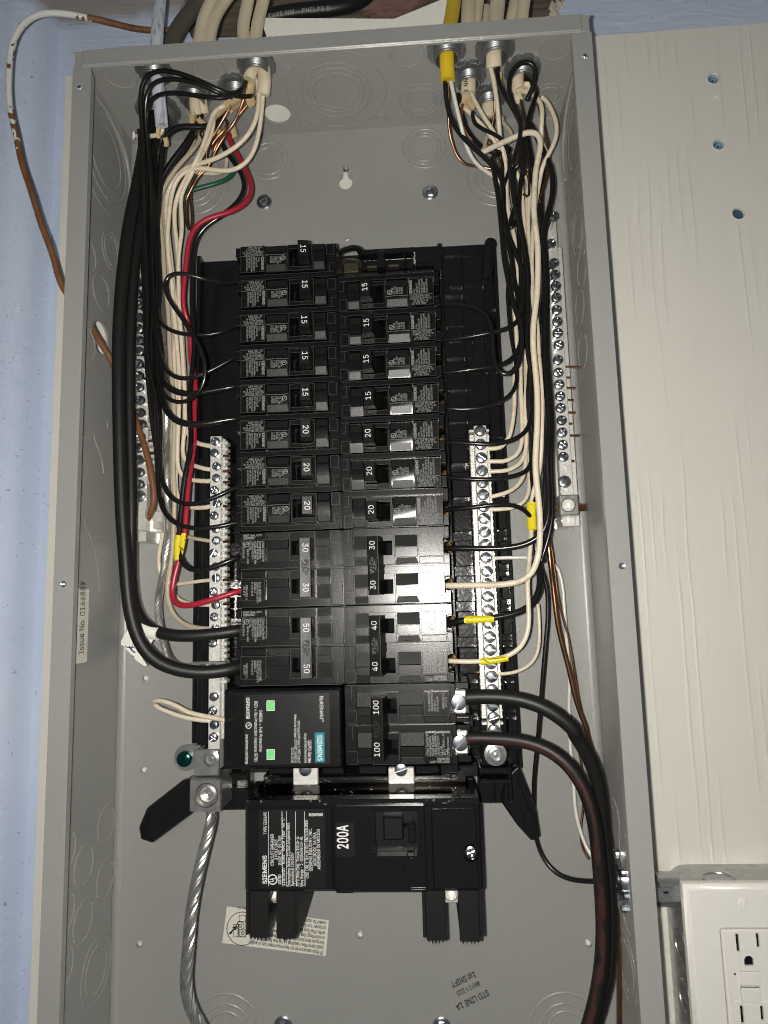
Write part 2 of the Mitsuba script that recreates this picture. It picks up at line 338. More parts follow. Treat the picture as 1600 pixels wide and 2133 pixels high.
# backing board with three drilled holes and one small one
D0 = 3.0
holes = []; plugs = []
for u, v_, r in ((1486, 164, 4.6), (1497, 301, 4.6), (1539, 444, 5.0), (1490, 203, 2.4)):
    c = at(u, v_, D0); holes.append([(c[0] + r * math.cos(t), c[2] + r * math.sin(t)) for t in np.linspace(0, 2 * np.pi, 24, endpoint=False)]); plugs.append((c, r))
L0, Tz = -243.0, 69.2
thing('backing_board', 'cream backing board with embossed wood grain behind the panel', 'board')
obj('backing_board__face', prism([(L0, -900), (L0, Tz - 1), (L0 + 1, Tz), (700, Tz + 6), (700, -900)], D0, WY - .3, holes), 'm_board', smooth=False)
for c, r in plugs:
    dpt = 3.0 if r > 3 else 2.0
    obj('backing_board__hole_plug', disc(c + [0, dpt + 1, 0], r, 1.0) if r > 3 else disc(c + [0, 2.5, 0], r, .6), 'm_plug' if r > 3 else 'm_board')
for c, r in plugs[:2]:
    obj('backing_board__hole_plug', cat([lathe([(r - .02, -1.0), (r - 1.5, -1.0), (r - 1.3, .4), (r - .02, 1.2)], c + [0, 2.2, 0]), lathe([(1.2, 0), (2.2, .5), (2.6, 0)], c + [.4, 2.4, -.3], n=9)]), 'm_plug_ring')
for u, v_ in ((1486, 164), (1497, 301), (1539, 444)):          # torn rim round each hole
    c = at(u, v_, D0); obj('backing_board__hole_rim', lathe([(4.5, 0), (4.8, .35), (5.6, .02)] if v_ < 400 else [(4.95, 0), (5.2, .2), (5.7, .02)], c, n=28), 'm_board')

# ------------------------------------------------------------------ the panel enclosure
HX, FY, BOT, TH = 181.0, -94.5, -800.0, 1.5
E = thing('electrical_panel', 'large open grey steel electrical panel box mounted on the cream board', 'electrical panel')
def circ(x, y, r, n=28): return [(x + r * math.cos(t), y + r * math.sin(t)) for t in np.linspace(0, 2 * np.pi, n, endpoint=False)]
def xzc(u, v, r, Y=0.0): c = at(u, v, Y); return circ(c[0], c[2], r, 20)
kc = at(720, 381, 0)
key = circ(kc[0], kc[2], 5.6) ; slot_ = [(kc[0] - 2.2, kc[2] + 2), (kc[0] + 2.2, kc[2] + 2), (kc[0] + 1.6, kc[2] + 14), (kc[0] - 1.6, kc[2] + 14)]
bh = [xzc(723, 499, 1.5), xzc(303, 1413, 1.9), xzc(299, 1604, 1.9), xzc(290, 1967, 1.9), xzc(750, 1948, 1.9), xzc(1226, 1966, 1.9), xzc(1187, 229, 2.2)]
obj(E + '__back_panel', prism([(-HX + TH, BOT), (-HX + TH, -TH), (HX - TH, -TH), (HX - TH, BOT)], 0, TH, [key, slot_] + bh), 'm_enamel', smooth=False)
for u, v in ((303, 1413), (299, 1604), (290, 1967), (750, 1948), (1226, 1966)):
    c = at(u, v, 0); obj(E + '__hole_rim', lathe([(1.9, .1), (2.0, .5), (2.9, .02)], c, n=20), 'm_enamel')
c = at(721, 352, 0); obj(E + '__mounting_screw', screw_head(c + [0, .8, 0], 2.6, 1.6, cross=True), 'm_zinc')
def side(s):
    x = s * (HX - TH); yz = [(FY + .8, -13.5), (FY + .8, BOT), (TH, BOT), (TH, -.2), (-70, -.2)]
    hl = []
    if s < 0:
        c = atx(209, 703, x); hl = [circ(c[1], c[2], 12.5)]
    cs = manifold3d.CrossSection([np.array(yz)], manifold3d.FillRule.NonZero)
    for h in hl: cs = cs - manifold3d.CrossSection([np.array(h)], manifold3d.FillRule.NonZero)
    q = raw(manifold3d.Manifold.extrude(cs, TH)); q.vertices = np.stack([x + s * q.vertices[:, 2], q.vertices[:, 0], q.vertices[:, 1]], 1)
    return q
for s in (-1, 1): obj(E + '__side_wall', side(s), 'm_enamel', smooth=False)
def flange(s):                                          # the front lip of a side wall, its top corner rounded
    a, b = s * HX, s * (HX - 13.4); r = 3.0
    pts = [(a, BOT), (a, -13.5)] + [(b + s * r - s * r * math.sin(t), -13.5 - r + r * math.cos(t)) for t in np.linspace(0, np.pi / 2, 5)] + [(b, BOT)]
    hl = []
    for (u, v, r2) in ((166, 183, 2.0), (131, 1217, 2.0), (1218, 118, 2.0), (1296, 1179, 2.0)):
        c = at(u, v, FY)
        if (c[0] < 0) == (s < 0): hl.append(circ(c[0], c[2], r2, 16))
    q = prism(pts if s > 0 else pts[::-1], FY, FY + 1.4, hl)
    return cat([q, cb(a, a - s * 1.2, FY + .3, FY + 14, BOT, -13.6, .25), cb(b, b + s * .8, FY + .2, FY + 5, BOT, -17, .2)])
for s in (-1, 1): obj(E + '__flange', flange(s), 'm_enamel', smooth=25)
for (u, v) in ((166, 183), (131, 1217), (1218, 118), (1296, 1179)):
    c = at(u, v, FY); obj(E + '__flange_hole', lathe([(2.05, .15), (1.8, .1), (1.75, -2.5), (.01, -2.6)], c, n=16), 'm_zinc')
lipx = 174.5
th = []
conn = [('L', 321, 140, 12.6), ('L', 330, 226, 16.5), ('L', 404, 192, 12.4), ('L', 491, 178, 12.4), ('L', 534, 130, 13.2), ('R', 930, 98, 13.2), ('R', 976, 152, 12.4), ('R', 1031, 95, 13.4), ('R', 1088, 140, 12.8), ('R', 1018, 199, 12.4)]
def tw(u, v): return atz(u, v, -TH)
cs = manifold3d.CrossSection([np.array([(-HX, FY + .6), (HX, FY + .6), (HX, TH), (-HX, TH)])], manifold3d.FillRule.NonZero)
hole_c = tw(578, 238)
for c, r in [(tw(a[1], a[2]), 10.5 if a[3] < 15 else 13.5) for a in conn] + [(hole_c, 10.6)]:
    cs = cs - manifold3d.CrossSection([np.array(circ(c[0], c[1], r))], manifold3d.FillRule.NonZero)
obj(E + '__top_wall', manifold3d.Manifold.extrude(cs, TH).translate([0, 0, -TH]), 'm_enamel', smooth=False)
obj(E + '__top_lip', cat([cb(-lipx, lipx, FY - .9, FY + .7, -12.6, 0, .6), cb(-lipx + .4, lipx - .4, FY - .5, FY + 2.2, -13.6, -12.3, .5), cb(-HX + .6, HX - .6, FY + 1.0, FY + 2.2, -12.0, -.1, .3)]), 'm_enamel', smooth=35)
obj(E + '__bottom_wall', cb(-HX, HX, FY + .6, TH, BOT - TH, BOT, .2), 'm_enamel')
obj(E + '__corner_fillet', cat([(lambda A: (np.array([(s * (-HX + TH + 5.2 - 5 * math.cos(t)), -5.2 + 5 * math.sin(t), z) for t in A for z in (-3, BOT)]), np.array([[2 * i, 2 * i + 1, 2 * i + 3, 2 * i + 2] for i in range(len(A) - 1)])))(np.linspace(0, np.pi / 2, 9)) for s in (-1, 1)]), 'm_enamel', 60)

# knockouts: pre-punched rounds with a fine raised rim, on every wall of the box
def ko(c, axis, radii, tabs=True):
    ms = []
    for i, r in enumerate(radii):
        ms.append(lathe([(r - .85, .02), (r - .55, .26), (r - .2, .45), (r + .2, .45), (r + .55, .26), (r + .85, .02)], c, axis, 48))
        if tabs and i < 2:
            F = frame_to(axis)
            for t in (0.6 + i, 0.6 + i + math.pi): ms.append(disc(np.asarray(c) + F @ np.array([r * math.cos(t), r * math.sin(t), 0]), 1.0, .6, axis, 8))
    obj(E + '__knockout', cat(ms), 'm_enamel', smooth=40)
XI = HX - TH
for u, v, rr in ((222, 327, (24, 33, 44)), (232, 522, (15, 11)), (211, 608, (12.5,)), (182, 530, (12.5,)), (180, 716, (12.5,)), (221, 1717, (12.5,)), (175, 1802, (12.5,)), (219, 1832, (12.5,)), (173, 1920, (12.5,)), (201, 2020, (21, 15)), (136, 1774, (12.5,)), (134, 1903, (12.5,)), (131, 2018, (12.5,))):
    ko(atx(u, v, -XI), (1, 0, 0), rr)
for u, v, rr in ((1200, 281, (24, 33, 44)), (1204, 482, (17, 12)), (1208, 640, (12.5,)), (1214, 731, (12.5,)), (1279, 1702, (12.5,)), (1303, 1780, (12.5,)), (1309, 1905, (12.5,)), (1305, 2012, (21, 15)), (1212, 560, (12.5,))):
    ko(atx(u, v, XI), (-1, 0, 0), rr)
for u, v, rr in ((560, 334, (16.5, 12.2)), (884, 308, (17.4, 14, 11.3)), (1037, 368, (25, 18, 14)), (405, 385, (26, 19, 14)), (470, 2150, (25, 18, 13)), (1180, 2150, (25, 18, 13))):
    ko(at(u, v, 0), (0, -1, 0), rr)
for u, v, rr in ((701, 190, (38.5, 27, 22, 17.5)), (877, 209, (16.4, 12.7, 10.4)), (850, 112, (11.7,)), (1160, 97, (11.8,)), (250, 157, (12,)), (435, 142, (12,)), (1142, 199, (12, 8))):
    ko(tw(u, v), (0, 0, -1), rr)
for u, v in ((635, 252), (794, 243)): ko(tw(u, v), (0, 0, -1), (3.2,), False)
for u, v, s in ((264, 281, -1), (1197, 227, 1)):                # pressed ribs in the upper corners
    c = at(u, v, 0); obj(E + '__corner_dimple', disc((s * (XI - 1), -4, c[2]), 3.2, 2.0, (-s * .8, -.6, 0), 14), 'm_enamel')
for s in (-1, 1):
    a = np.array([s * (XI - .2), -88, -18]); b = np.array([s * (XI - .2), -45, -10]); c = np.array([s * (XI - .4), -12, -26]); d = np.array([s * (XI - .2), -9, -64])
    obj(E + '__pressed_rib', tube([a, b, c, d], 1.5, 8)[0], 'm_enamel')
for u, v, r in ((551, 421, 6.0), (896, 401, 6.0), (590, 2136, 6.0), (920, 2138, 6.0)):
    c = at(u, v, 0)
    k = obj(E + '__panel_screw', cat([lathe([(1, 0), (r + .4, 0), (r + .4, .7), (r - .6, 1.2), (2, 1.25)], c), screw_head(c + [0, -1, 0], r * .62, 2.6, slot=.9, rot=.5, n=6)]), 'm_zinc', smooth=25)
# a certificate sticker on the left side wall
c = atx(156, 1300, -XI + .08)
def side_text(s, y, z, h, bold=False, st=1.0):
    m = text(s, 0, 0, h, 0, 0, bold, st); q = m.vertices.copy(); m.vertices = np.stack([-XI + .35 - q[:, 1], y - q[:, 2], z + q[:, 0]], 1); return m
ya, yb = atx(183, 1300, -XI)[1], -88.0
zt, zb = atx(170, 1226, -XI)[2], atx(170, 1381, -XI)[2]
obj(E + '__issue_sticker', cb(-XI, -XI + .25, yb, ya, zb, zt, .08), 'm_label_white', label='cream certificate sticker with an issue number on the left side wall')
yy = ya - 3.5
obj(E + '__issue_sticker__lettering', cat([side_text('Issue No. 0166889', ya - 5.5, zb + 6, 6.4, False, .60), side_text('LISTED  PANELBOARD', ya - 20.5, zb + 11, 6.0, True, .46), side_text('E10703', ya - 15.5, zb + 14, 3.0, True, .8)]), 'm_ink', smooth=False)
# instruction sticker low on the back panel, upside down
A_, B_, C_, D_ = (at(*q, 0) for q in ((473, 1888), (685, 1917), (679, 1991), (463, 1964)))
obj(E + '__instruction_sticker', prism([(q[0], q[2]) for q in (D_, C_, B_, A_)], -.3, -.02), 'm_label_white', smooth=False, label='cream instruction sticker stuck upside down under the main breaker')
ms = []
for i, s in enumerate(('If this device is to be mounted on a solid', 'wall and the neutral is to be bonded,', 'torque the bonding screw before', 'mounting the bonding screw and', 'with the lug tang tightened to', 'proper torque values are', 'used to space the panel')):
    p = at(674 + 1.1 * i, 1981 - 10.2 * i, 0); ms.append(text(s, p[0], p[2], 2.35, 172.5 + 0, -.3, True, .88))
p = at(500, 1899, 0); ms.append(text('A161 Rev.01', p[0] + 14, p[2] + 1.5, 1.9, 172.5, -.3))
p = at(505, 1934, 0); ms.append(ring(p[0], p[2], 11.5, .5, -.3, 32))
for q, r in (((501, 1928), 3.0), ((506, 1943), 3.0)):
    w = at(*q, 0); ms += [ring(w[0], w[2], r, .5, -.3, 16), ring(w[0], w[2], 1.4, .6, -.3, 12)]
for q in (((496, 1919), (512, 1951)), ((487, 1925), (497, 1951)), ((499, 1906), (512, 1919))):
    w0, w1 = at(*q[0], 0), at(*q[1], 0)
    for a, b in (((w0[0], w0[2]), (w1[0], w0[2])), ((w1[0], w0[2]), (w1[0], w1[2])), ((w1[0], w1[2]), (w0[0], w1[2])), ((w0[0], w1[2]), (w0[0], w0[2]))):
        ms.append(cb(min(a[0], b[0]) - .2, max(a[0], b[0]) + .2, -.36, -.3, min(a[1], b[1]) - .2, max(a[1], b[1]) + .2, .01))
w = [at(*q, 0) for q in ((476, 1944), (481, 1946), (488, 1936), (492, 1938), (494, 1928), (484, 1931), (487, 1934))]
ms.append(prism([(q[0], q[2]) for q in w][::-1], -.36, -.3))
obj(E + '__instruction_sticker__lettering', cat(ms), 'm_ink', smooth=False)
ms = []
for s, a, b, h in (('STD LINE 1A', (1016, 2061), (948, 2094), 4.0), ('MAY 2 7 2025', (997, 2043), (950, 2066), 3.2), ('1st SHIFT', (989, 2023), (938, 2046), 4.0)):
    p, q = at(*a, 0), at(*b, 0); L = math.hypot(q[0] - p[0], q[2] - p[2]); text(s, 0, 0, 1.0, bold=True); w = TEXT[s, True].vertices[:, 0].max() * h
    ms.append(text(s, p[0], p[2], h, math.degrees(math.atan2(q[2] - p[2], q[0] - p[0])), -.02, True, L / w))
obj(E + '__ink_stamp', cat(ms), 'm_ink', smooth=False, label='black ink stamp printed upside down near the bottom of the back panel')
p = at(1018, 1983, 0); obj(E + '__embossed_word', cat([text('LINE', p[0], p[2], 4.6, 1, 0, stretch=1.3, depth=.28), text('LINE', p[0] + 18.5, p[2] - 2.0, 4.6, 181, 0, stretch=1.3, depth=.28)]), 'm_enamel', smooth=False)

def wl(s): return [atx(150 + float(t.split()[0]) / 2.807, 900 + float(t.split()[1]) / 2.807, -XI + .02) for t in s.split(';')]
obj(E + '__paint_scratch', cat([tube(wl(s), r, 6, step=2, sig=1, wob=1.2)[0] for s, r in (('128 20; 140 70; 162 120; 176 180; 184 240', .35), ('60 0; 66 25; 84 36', .3), ('68 512; 92 580; 122 660; 146 760; 156 840; 160 940', .16), ('116 606; 160 612; 214 610', .18), ('205 -20; 208 -60', .3))]), 'm_scratch')

# ------------------------------------------------------------------ the insulating base that carries everything
B = thing('insulating_base', 'black plastic bus insulator base with two splayed feet, behind all the breakers', 'busbar base')
Z1, Z2 = -117.5, -512.0
def pbox(uv0, uv1, Y, y2, b=.5):                      # a box whose front face spans two photographed corners, Y to y2
    a, c = at(*uv0, Y), at(*uv1, Y); return cb(a[0], c[0], Y, y2, c[2], a[2], b)
ms = [cb(-116.5, -70, -11, -1, -492, Z1, 1), cb(70, 119.5, -11, -1, Z2, Z1 + 2, 1), cb(-72, 72, -16, -1, Z2, Z1 - 4, 1)]
ms += [cb(74, 77, -30, -10, Z2, Z1 - 6, .6)]
obj(B + '__breaker_rail', cat([cb(-73.8, 73.8, -22, -10, Z2, -140, .6), cb(-78, -74, -26, -10, -492, Z1 - 8, .6)]), 'm_smooth_black')
ms += [cb(-116.5, -113.5, -20, -8, -492, Z1, .6), cb(117, 119.5, -20, -8, Z2, Z1 - 8, .6)]
obj(B + '__base_plate', cat(ms), 'm_gloss_black')
ms = []
for z in np.arange(-158, -505, -12.7 * 2):             # ribs and cells of the right-hand side
    ms += [cb(77, 97, -15, -10, z - .8, z + .8, .3), cb(98, 117, -14, -10, z - 13.2, z - 12, .3)]
ms += [cb(92.5, 94, -15.5, -10, Z2, -128, .3), cb(109, 110.5, -15, -10, Z2, -128, .3), cb(80, 92, -13.5, -10, -196, -178, .4), cb(99, 108, -14.5, -10, -210, -186, .4)]
for z in np.arange(-272, -500, -25.4): ms += [cb(78, 91, -24, -10, z - 22, z - 3, .8), cb(111, 118, -19, -10, z - 21, z - 4, .8)]
obj(B + '__rib', cat(ms), 'm_gloss_black', kind='stuff')
# mounting rail of the left neutral bar, and top posts
obj(B + '__neutral_rail', cat([cb(-104.5, -99.5, -36, -8, -492, -276, .6), cb(-98.5, -86, -37, -8, -492, -270, .8), cb(-111, -105, -26, -8, -492, -283, .6)]), 'm_gloss_black')
obj(B + '__neutral_rail', cat([cb(90, 106, -36, -8, -506, -268, .8), cb(106, 109, -26, -8, -506, -283, .5)]), 'm_gloss_black')
c0, c1 = at(1022, 508, -24), at(1012, 548, -24)
obj(B + '__corner_post', cat([hull(np.vstack([np.asarray([[c0[0] + 4.6 * math.cos(t), y, c0[2] + 5.2 * math.sin(t)] for t in np.linspace(0, 2 * np.pi, 14)]) for y in (-24, -6)] + [np.array([[c1[0] - 2, y, c1[2] - 10] for y in (-20, -6)]), np.array([[c1[0] + 4, y, c1[2] - 10] for y in (-20, -6)])])), cb(c0[0] - .7, c0[0] + .5, -25.2, -20, c1[2] - 2, c0[2] + 3, .3)]), 'm_gloss_black', smooth=40)
obj(B + '__rib_block', cat([pbox((865, 514), (919, 545), -30, -6), pbox((904, 540), (921, 562), -38, -10), pbox((925, 525), (1000, 528), -14, -8), pbox((935, 588), (1018, 592), -15, -8), pbox((746, 520), (866, 524), -26, -8), pbox((790, 520), (803, 562), -30, -8)]), 'm_gloss_black')
obj(B + '__post_cap', cat([tube([at(703, 540, -36), at(708, 524, -40), at(722, 516, -42), at(746, 517, -41), at(752, 526, -38)], 2.2, 10, rb=3.4)[0]]), 'm_gloss_black', 40)
obj(B + '__bus_stab', cat([tube([at(712, 550, -28), at(720, 540, -32), at(732, 538, -33), at(745, 540, -32), at(751, 556, -26)], 1.2, 10, rb=1.6)[0], pbox((716, 548), (748, 566), -24, -20), pbox((764, 553), (786, 556), -30, -24), pbox((808, 550), (832, 554), -30, -24), pbox((856, 528), (859, 560), -36, -24)]), 'm_brass_dull')
obj(B + '__rib_block', cat([pbox((752, 544), (862, 552), -28, -20), pbox((842, 528), (846, 560), -36, -24)]), 'm_gloss_black')
for c in ((822, 535),): obj(B + '__rib_block', pbox((785, 522), (802, 556), -40, -20), 'm_gloss_black')
# splayed feet at the bottom
def foot(name, pts, wid, mtl='m_gloss_black'):
    top = [at(u, v, y) for u, v, y in pts]
    s_ = trimesh.creation.icosphere(2, 1.0).vertices * (2.6 if wid > 6 else .9)
    return hull(np.vstack([np.vstack([p + s_ * [.8, 1, .8], p + [0, wid, 0]]) for p in top]))
obj(B + '__foot', cat([foot('l', [(297, 1722, -26), (300, 1742, -26), (318, 1748, -26), (396, 1690, -26), (400, 1627, -26), (384, 1630, -26), (312, 1686, -26)], 20), foot('l', [(306, 1722, -28.5), (316, 1726, -28.5), (386, 1662, -28.5), (384, 1642, -28.5)], 3), foot('l', [(311, 1735, -28), (320, 1741, -28), (388, 1684, -28), (387, 1672, -28)], 3)]), 'm_gloss_black', smooth=25)
obj(B + '__foot', cat([foot('r', [(1058, 1618, -24), (1078, 1600, -24), (1082, 1636, -24), (1112, 1690, -24), (1119, 1738, -24), (1108, 1743, -24), (1080, 1712, -24), (1050, 1668, -24)], 18), foot('r', [(1086, 1680, -27), (1108, 1692, -27), (1112, 1722, -27), (1096, 1718, -27)], 4), foot('r', [(1078, 1620, -30), (1083, 1622, -30), (1114, 1690, -30), (1108, 1692, -30)], 5)]), 'm_gloss_black', smooth=25)
obj(B + '__support_bracket', cat([pbox((998, 1600), (1060, 1612), -34, -8), pbox((1000, 1624), (1066, 1630), -36, -8), pbox((996, 1606), (1062, 1674), -22, -8, 1.2), pbox((1028, 1600), (1033, 1668), -33, -20), pbox((1056, 1598), (1070, 1672), -30, -10, 1)]), 'm_gloss_black')
obj(B + '__support_bracket', cat([pbox((455, 1600), (520, 1688), -20, -6, 1.2), pbox((462, 1612), (512, 1618), -34, -8), pbox((470, 1642), (515, 1648), -30, -8)]), 'm_gloss_black')

# ------------------------------------------------------------------ breakers, built once in their own frame: u from the wire end, w down, h out
def lb(u0, u1, h0, h1, w0, w1, b=.28): return cb(u0, u1, -h1, -h0, -w1, -w0, b)
def lh(pts): return hull([(u, -h, -w) for u, h, w in pts])
def ltext(s, u, w, h, rot=0, H=0, bold=False, st=1.0, anchor='l'): return text(s, u, -w, h, rot, -H, bold, st, anchor)
def pole_parts(o, two, hole=True):
    solid = [lb(0.4, 70.2, 62, 66.4, o + .5, o + 24.9)]
    return solid
def crown(u0, u1, o, a=.7, b=20.2, top=72.4, lo=70.55, f0=6.8, f1=14.6):   # a raised field whose upper and lower edges slope back
    return lh([(u, h, w) for u in (u0, u1) for h, w in ((66, o + a), (lo, o + a), (top, o + f0), (top, o + f1), (lo, o + b), (66, o + b))])
def union(ms):
    m = ms[0]
    for k in ms[1:]: m = m + k
    return m
def grooves(o):                                          # moulded joint lines of the inner shoulder
    return [lb(64.6, 70, 69.0, 70, o + z, o + z + .35, .05) for z in (9.2, 14.6)] + [lb(66.8, 67.1, 69, 70, o + .8, o + 6.4, .05), lb(55.6, 63.2, 71, 72, o + 3.4, o + 3.75, .05), lb(55.6, 63.2, 71, 72, o + 7.2, o + 7.55, .05)]
# single pole
body = union([lb(.3, 72.0, 24, 66, .15, 25.25), lb(4.2, 21.2, 65, 72, .6, 20.2), crown(21.7, 37.2, 0), lb(37.6, 55.2, 65, 71.3, .7, 20.2), crown(55.6, 64.2, 0, top=71.8, lo=70.2), lb(64.6, 72.0, 65, 69.6, .5, 25.1), lb(3.2, 70.2, 65, 70.4, 21.6, 25.15), lb(.3, 4.0, 60, 70, .4, 7.3), lb(.3, 3.6, 60, 69, 17.6, 25.1)])
body = body - lb(39, 54, 56, 80, 4.0, 17.2, .2) - lb(-2, 4.4, 38, 90, 7.4, 17.4, .1) - lb(20.9, 21.9, 70.2, 80, .2, 20.6, .02)
for g in grooves(0): body = body - g
S_BODY = dictof(body, 'm_plastic', smooth=20)
def outline(u0, u1, w0, w1, h, t=.2):
    return [lb(u0, u1, h - .1, h + .035, w0, w0 + t, .02), lb(u0, u1, h - .1, h + .035, w1 - t, w1, .02), lb(u0, u0 + t, h - .1, h + .035, w0, w1, .02), lb(u1 - t, u1, h - .1, h + .035, w0, w1, .02)]
S_WEAR = dictof(cat(outline(4.3, 21.1, .7, 20.1, 72) + outline(37.7, 55.1, .8, 20.1, 71.3) + outline(38.8, 54.2, 3.8, 17.4, 71.3)[:2] + outline(64.7, 70.2, .6, 8.9, 69.6) + outline(66.9, 70.2, 14.8, 25, 69.6)[:3] + [lb(3.3, 70, 70.35, 70.44, 25.0, 25.15, .01), lb(3.3, 70, 70.35, 70.44, 21.7, 21.85, .01), lb(21.8, 22.0, 72.3, 72.45, 6.8, 14.6, .02), lb(37, 37.2, 72.3, 72.45, 6.8, 14.6, .02), lb(.4, 3.9, 69.95, 70.04, .5, .7, .01), lb(.4, 3.9, 69.95, 70.04, 7.1, 7.3, .01)]), 'm_edge_wear', False)
S_HANDLE = dictof(cat([lh([(45.0, 60, 5), (53.4, 60, 5), (45.0, 60, 16.4), (53.4, 60, 16.4), (47.6, 83.6, 4.6), (53.8, 82.48, 4.6), (47.6, 83.6, 16.2), (53.8, 82.48, 16.2), (46.9, 82.8, 4.3), (54.3, 81.6, 4.3), (46.9, 82.8, 16.5), (54.3, 81.6, 16.5)]), lh([(39.6, 58, 7), (46, 58, 7), (39.6, 58, 15.6), (46, 58, 15.6), (44, 70, 7), (46.6, 74, 7), (44, 70, 15.6), (46.6, 74, 15.6)]), lb(39, 54, 57.4, 58, 4, 17.2)]), 'm_handle', smooth=25)
S_POCKET = dictof(lb(39, 54, 58.1, 58.5, 4, 17.2, .1), 'm_slot', False)
def tilted(m, u0, h0, slope):
    m.vertices[:, 1] = m.vertices[:, 1] + h0 - (h0 - slope * (m.vertices[:, 0] - u0)); return m
S_NUM = {n: dictof(tilted(ltext(n, 49.0, 7.6, 3.7, -90, 83.62, False, .95), 47.6, 83.62, .18), 'm_print', False) for n in ('15', '20')}
ms = [ltext('AWG  #14-10', 19.4, 2.4, 1.35, 0, 72, False, .8, 'r'), ltext('lb-in / lb-po  25', 18.2, 4.2, 1.35, 0, 72, False, .7, 'r'), ltext('CU-AL 60/75°C WIRE/FIL', 20.4, 6.0, 1.4, 0, 72, False, .60, 'r'), ltext('HACR Type, SWD, 40°C', 20.1, 7.6, 1.35, 0, 72, False, .62, 'r'), lb(11, 17.8, 72, 72.05, 2.75, 2.9, .01)]
for i, (s, b) in enumerate((('SIEMENS', 1), ('1 Pole', 0), ('Type/Tipo QP', 1), ('Interrupting Rating', 1), ('Pouvoir de Coupure', 1), ('AMP RMS SYM', 1), ('10,000 120/240 V~', 1))):
    ms.append(ltext(s, 19.0 - i * 1.72 - (0.4 if i else 0), 8.8, 1.75 if not i else 1.2, -90, 72, not i, .92 if not i else .70))
um = ul_mark(34.6, -10.9, 1.75, -90, -72.4)
ms += um + [ltext(s, 32.0 - i * 1.65, 9.3, 1.3, -90, 72.4, False, .74) for i, s in enumerate(('LISTED', 'C.A.-Cat.', 'ISS.NO.', 'L-0558', 'E23615'))]
ms += [lb(5, 20.6, 72, 72.05, 8.05, 8.2, .01), lb(22.2, 36.8, 72.3, 72.46, 8.0, 8.15, .01)]
S_PRINT = dictof(cat(ms), 'm_faint_print', False)
def slanted(u0, u1, w0, w1, h0, h1, t=.25): return lh([(u, h + d, w) for u in (u0, u1) for w, h in ((w0, h0), (w1, h1)) for d in (0, t)])
S_OFF = dictof(cat([slanted(22.6, 36.4, 15.4, 19.9, 72.15, 70.8)] + [lh([(u + dx, h + d, w) for dx in (0, .55) for w, h in ((16.2, 71.9), (19.2, 71.0)) for d in (.2, .7)]) for u in (24.4, 27.2, 29.4, 32.6, 34.9)]), 'm_plastic_plate', 25)
S_OFFMARK = dictof(cat([slanted(22.6, 36.4, 1.2, 5.8, 70.75, 72.15), lathe([(1.5, 0), (1.5, .3), (2.1, .3), (2.1, 0)], (29.5, -71.45, -3.4), (0, -.957, .29), 20), lathe([(.01, .2), (.8, .2), (.9, 0)], (29.5, -71.45, -3.4), (0, -.957, .29), 16)]), 'm_plastic_plate', 25)
S_ON = dictof(cat([slanted(56.2, 63.4, 14.8, 19.6, 71.85, 70.5)] + [slanted(57.6, 58.2, 16, 18.8, 71.7, 70.8, .6), slanted(60.4, 61, 16, 18.8, 71.7, 70.8, .6), slanted(61.9, 62.4, 16, 18.8, 71.7, 70.8, .6)]), 'm_plastic_plate', 25)
S_ONMARK = dictof(cat([slanted(56.2, 63.4, 1.2, 5.6, 70.6, 71.95), slanted(58.4, 61.4, 3.1, 3.6, 71.2, 71.35, .5)]), 'm_plastic_plate', 25)
S_SCREW = dictof(screw_head((2.4, -47, -12.6), 3.6, 2.6, (-.85, -.5, 0), slot=.8, rot=.7), 'm_brass')
ORD = ['topmost', 'second', 'third', 'fourth', 'fifth', 'sixth', 'seventh', 'eighth']
PITCH = 25.4
ZL, ZR = -141.6, -167.0
def place(side, z, tilt=0.0):
    if side == 'L': return T().translate([-0.0705, 0, z * 1e-3])
    return T().translate([0.0727 - tilt * 0.00122, 0, z * 1e-3]) @ T().rotate([0, 0, 1], tilt) @ T().rotate([0, 1, 0], 180)
def single(side, row, amp):
    jit = rng.uniform(-.35, .35, 2)
    z = (ZL - PITCH * row) if side == 'L' else ZR - PITCH * (row + 1)
    xf = T().translate([jit[0] * 1e-3 * 1.4, jit[1] * 1e-3, 0]) @ place(side, z, -1.3)
    k = thing(newkey('circuit_breaker'), f"black single pole breaker marked {amp}, {ORD[row]} from the top of the {'left' if side == 'L' else 'right'} breaker column" if row else f"black single pole breaker marked {amp}, topmost of the {'left' if side == 'L' else 'right'} breaker column", 'circuit breaker', 'single pole circuit breakers')
    put(k + '__body', S_BODY, xf); put(k + '__worn_edge', S_WEAR, xf); put(k + '__handle', S_HANDLE, xf); put(k + '__handle_pocket', S_POCKET, xf); put(k + '__handle__rating_number', S_NUM[amp], xf); put(k + '__printed_label', S_PRINT, xf)
    put(k + '__off_plate', S_OFF, xf); put(k + '__off_mark_plate', S_OFFMARK, xf); put(k + '__on_plate', S_ON, xf); put(k + '__on_mark_plate', S_ONMARK, xf); put(k + '__terminal_screw', S_SCREW, xf)
for r, a in enumerate(('15', '15', '15', '15', '15', '20', '20', '20')): single('L', r, a)
for r, a in enumerate(('15', '15', '15', '15', '20', '20', '20')): single('R', r, a)

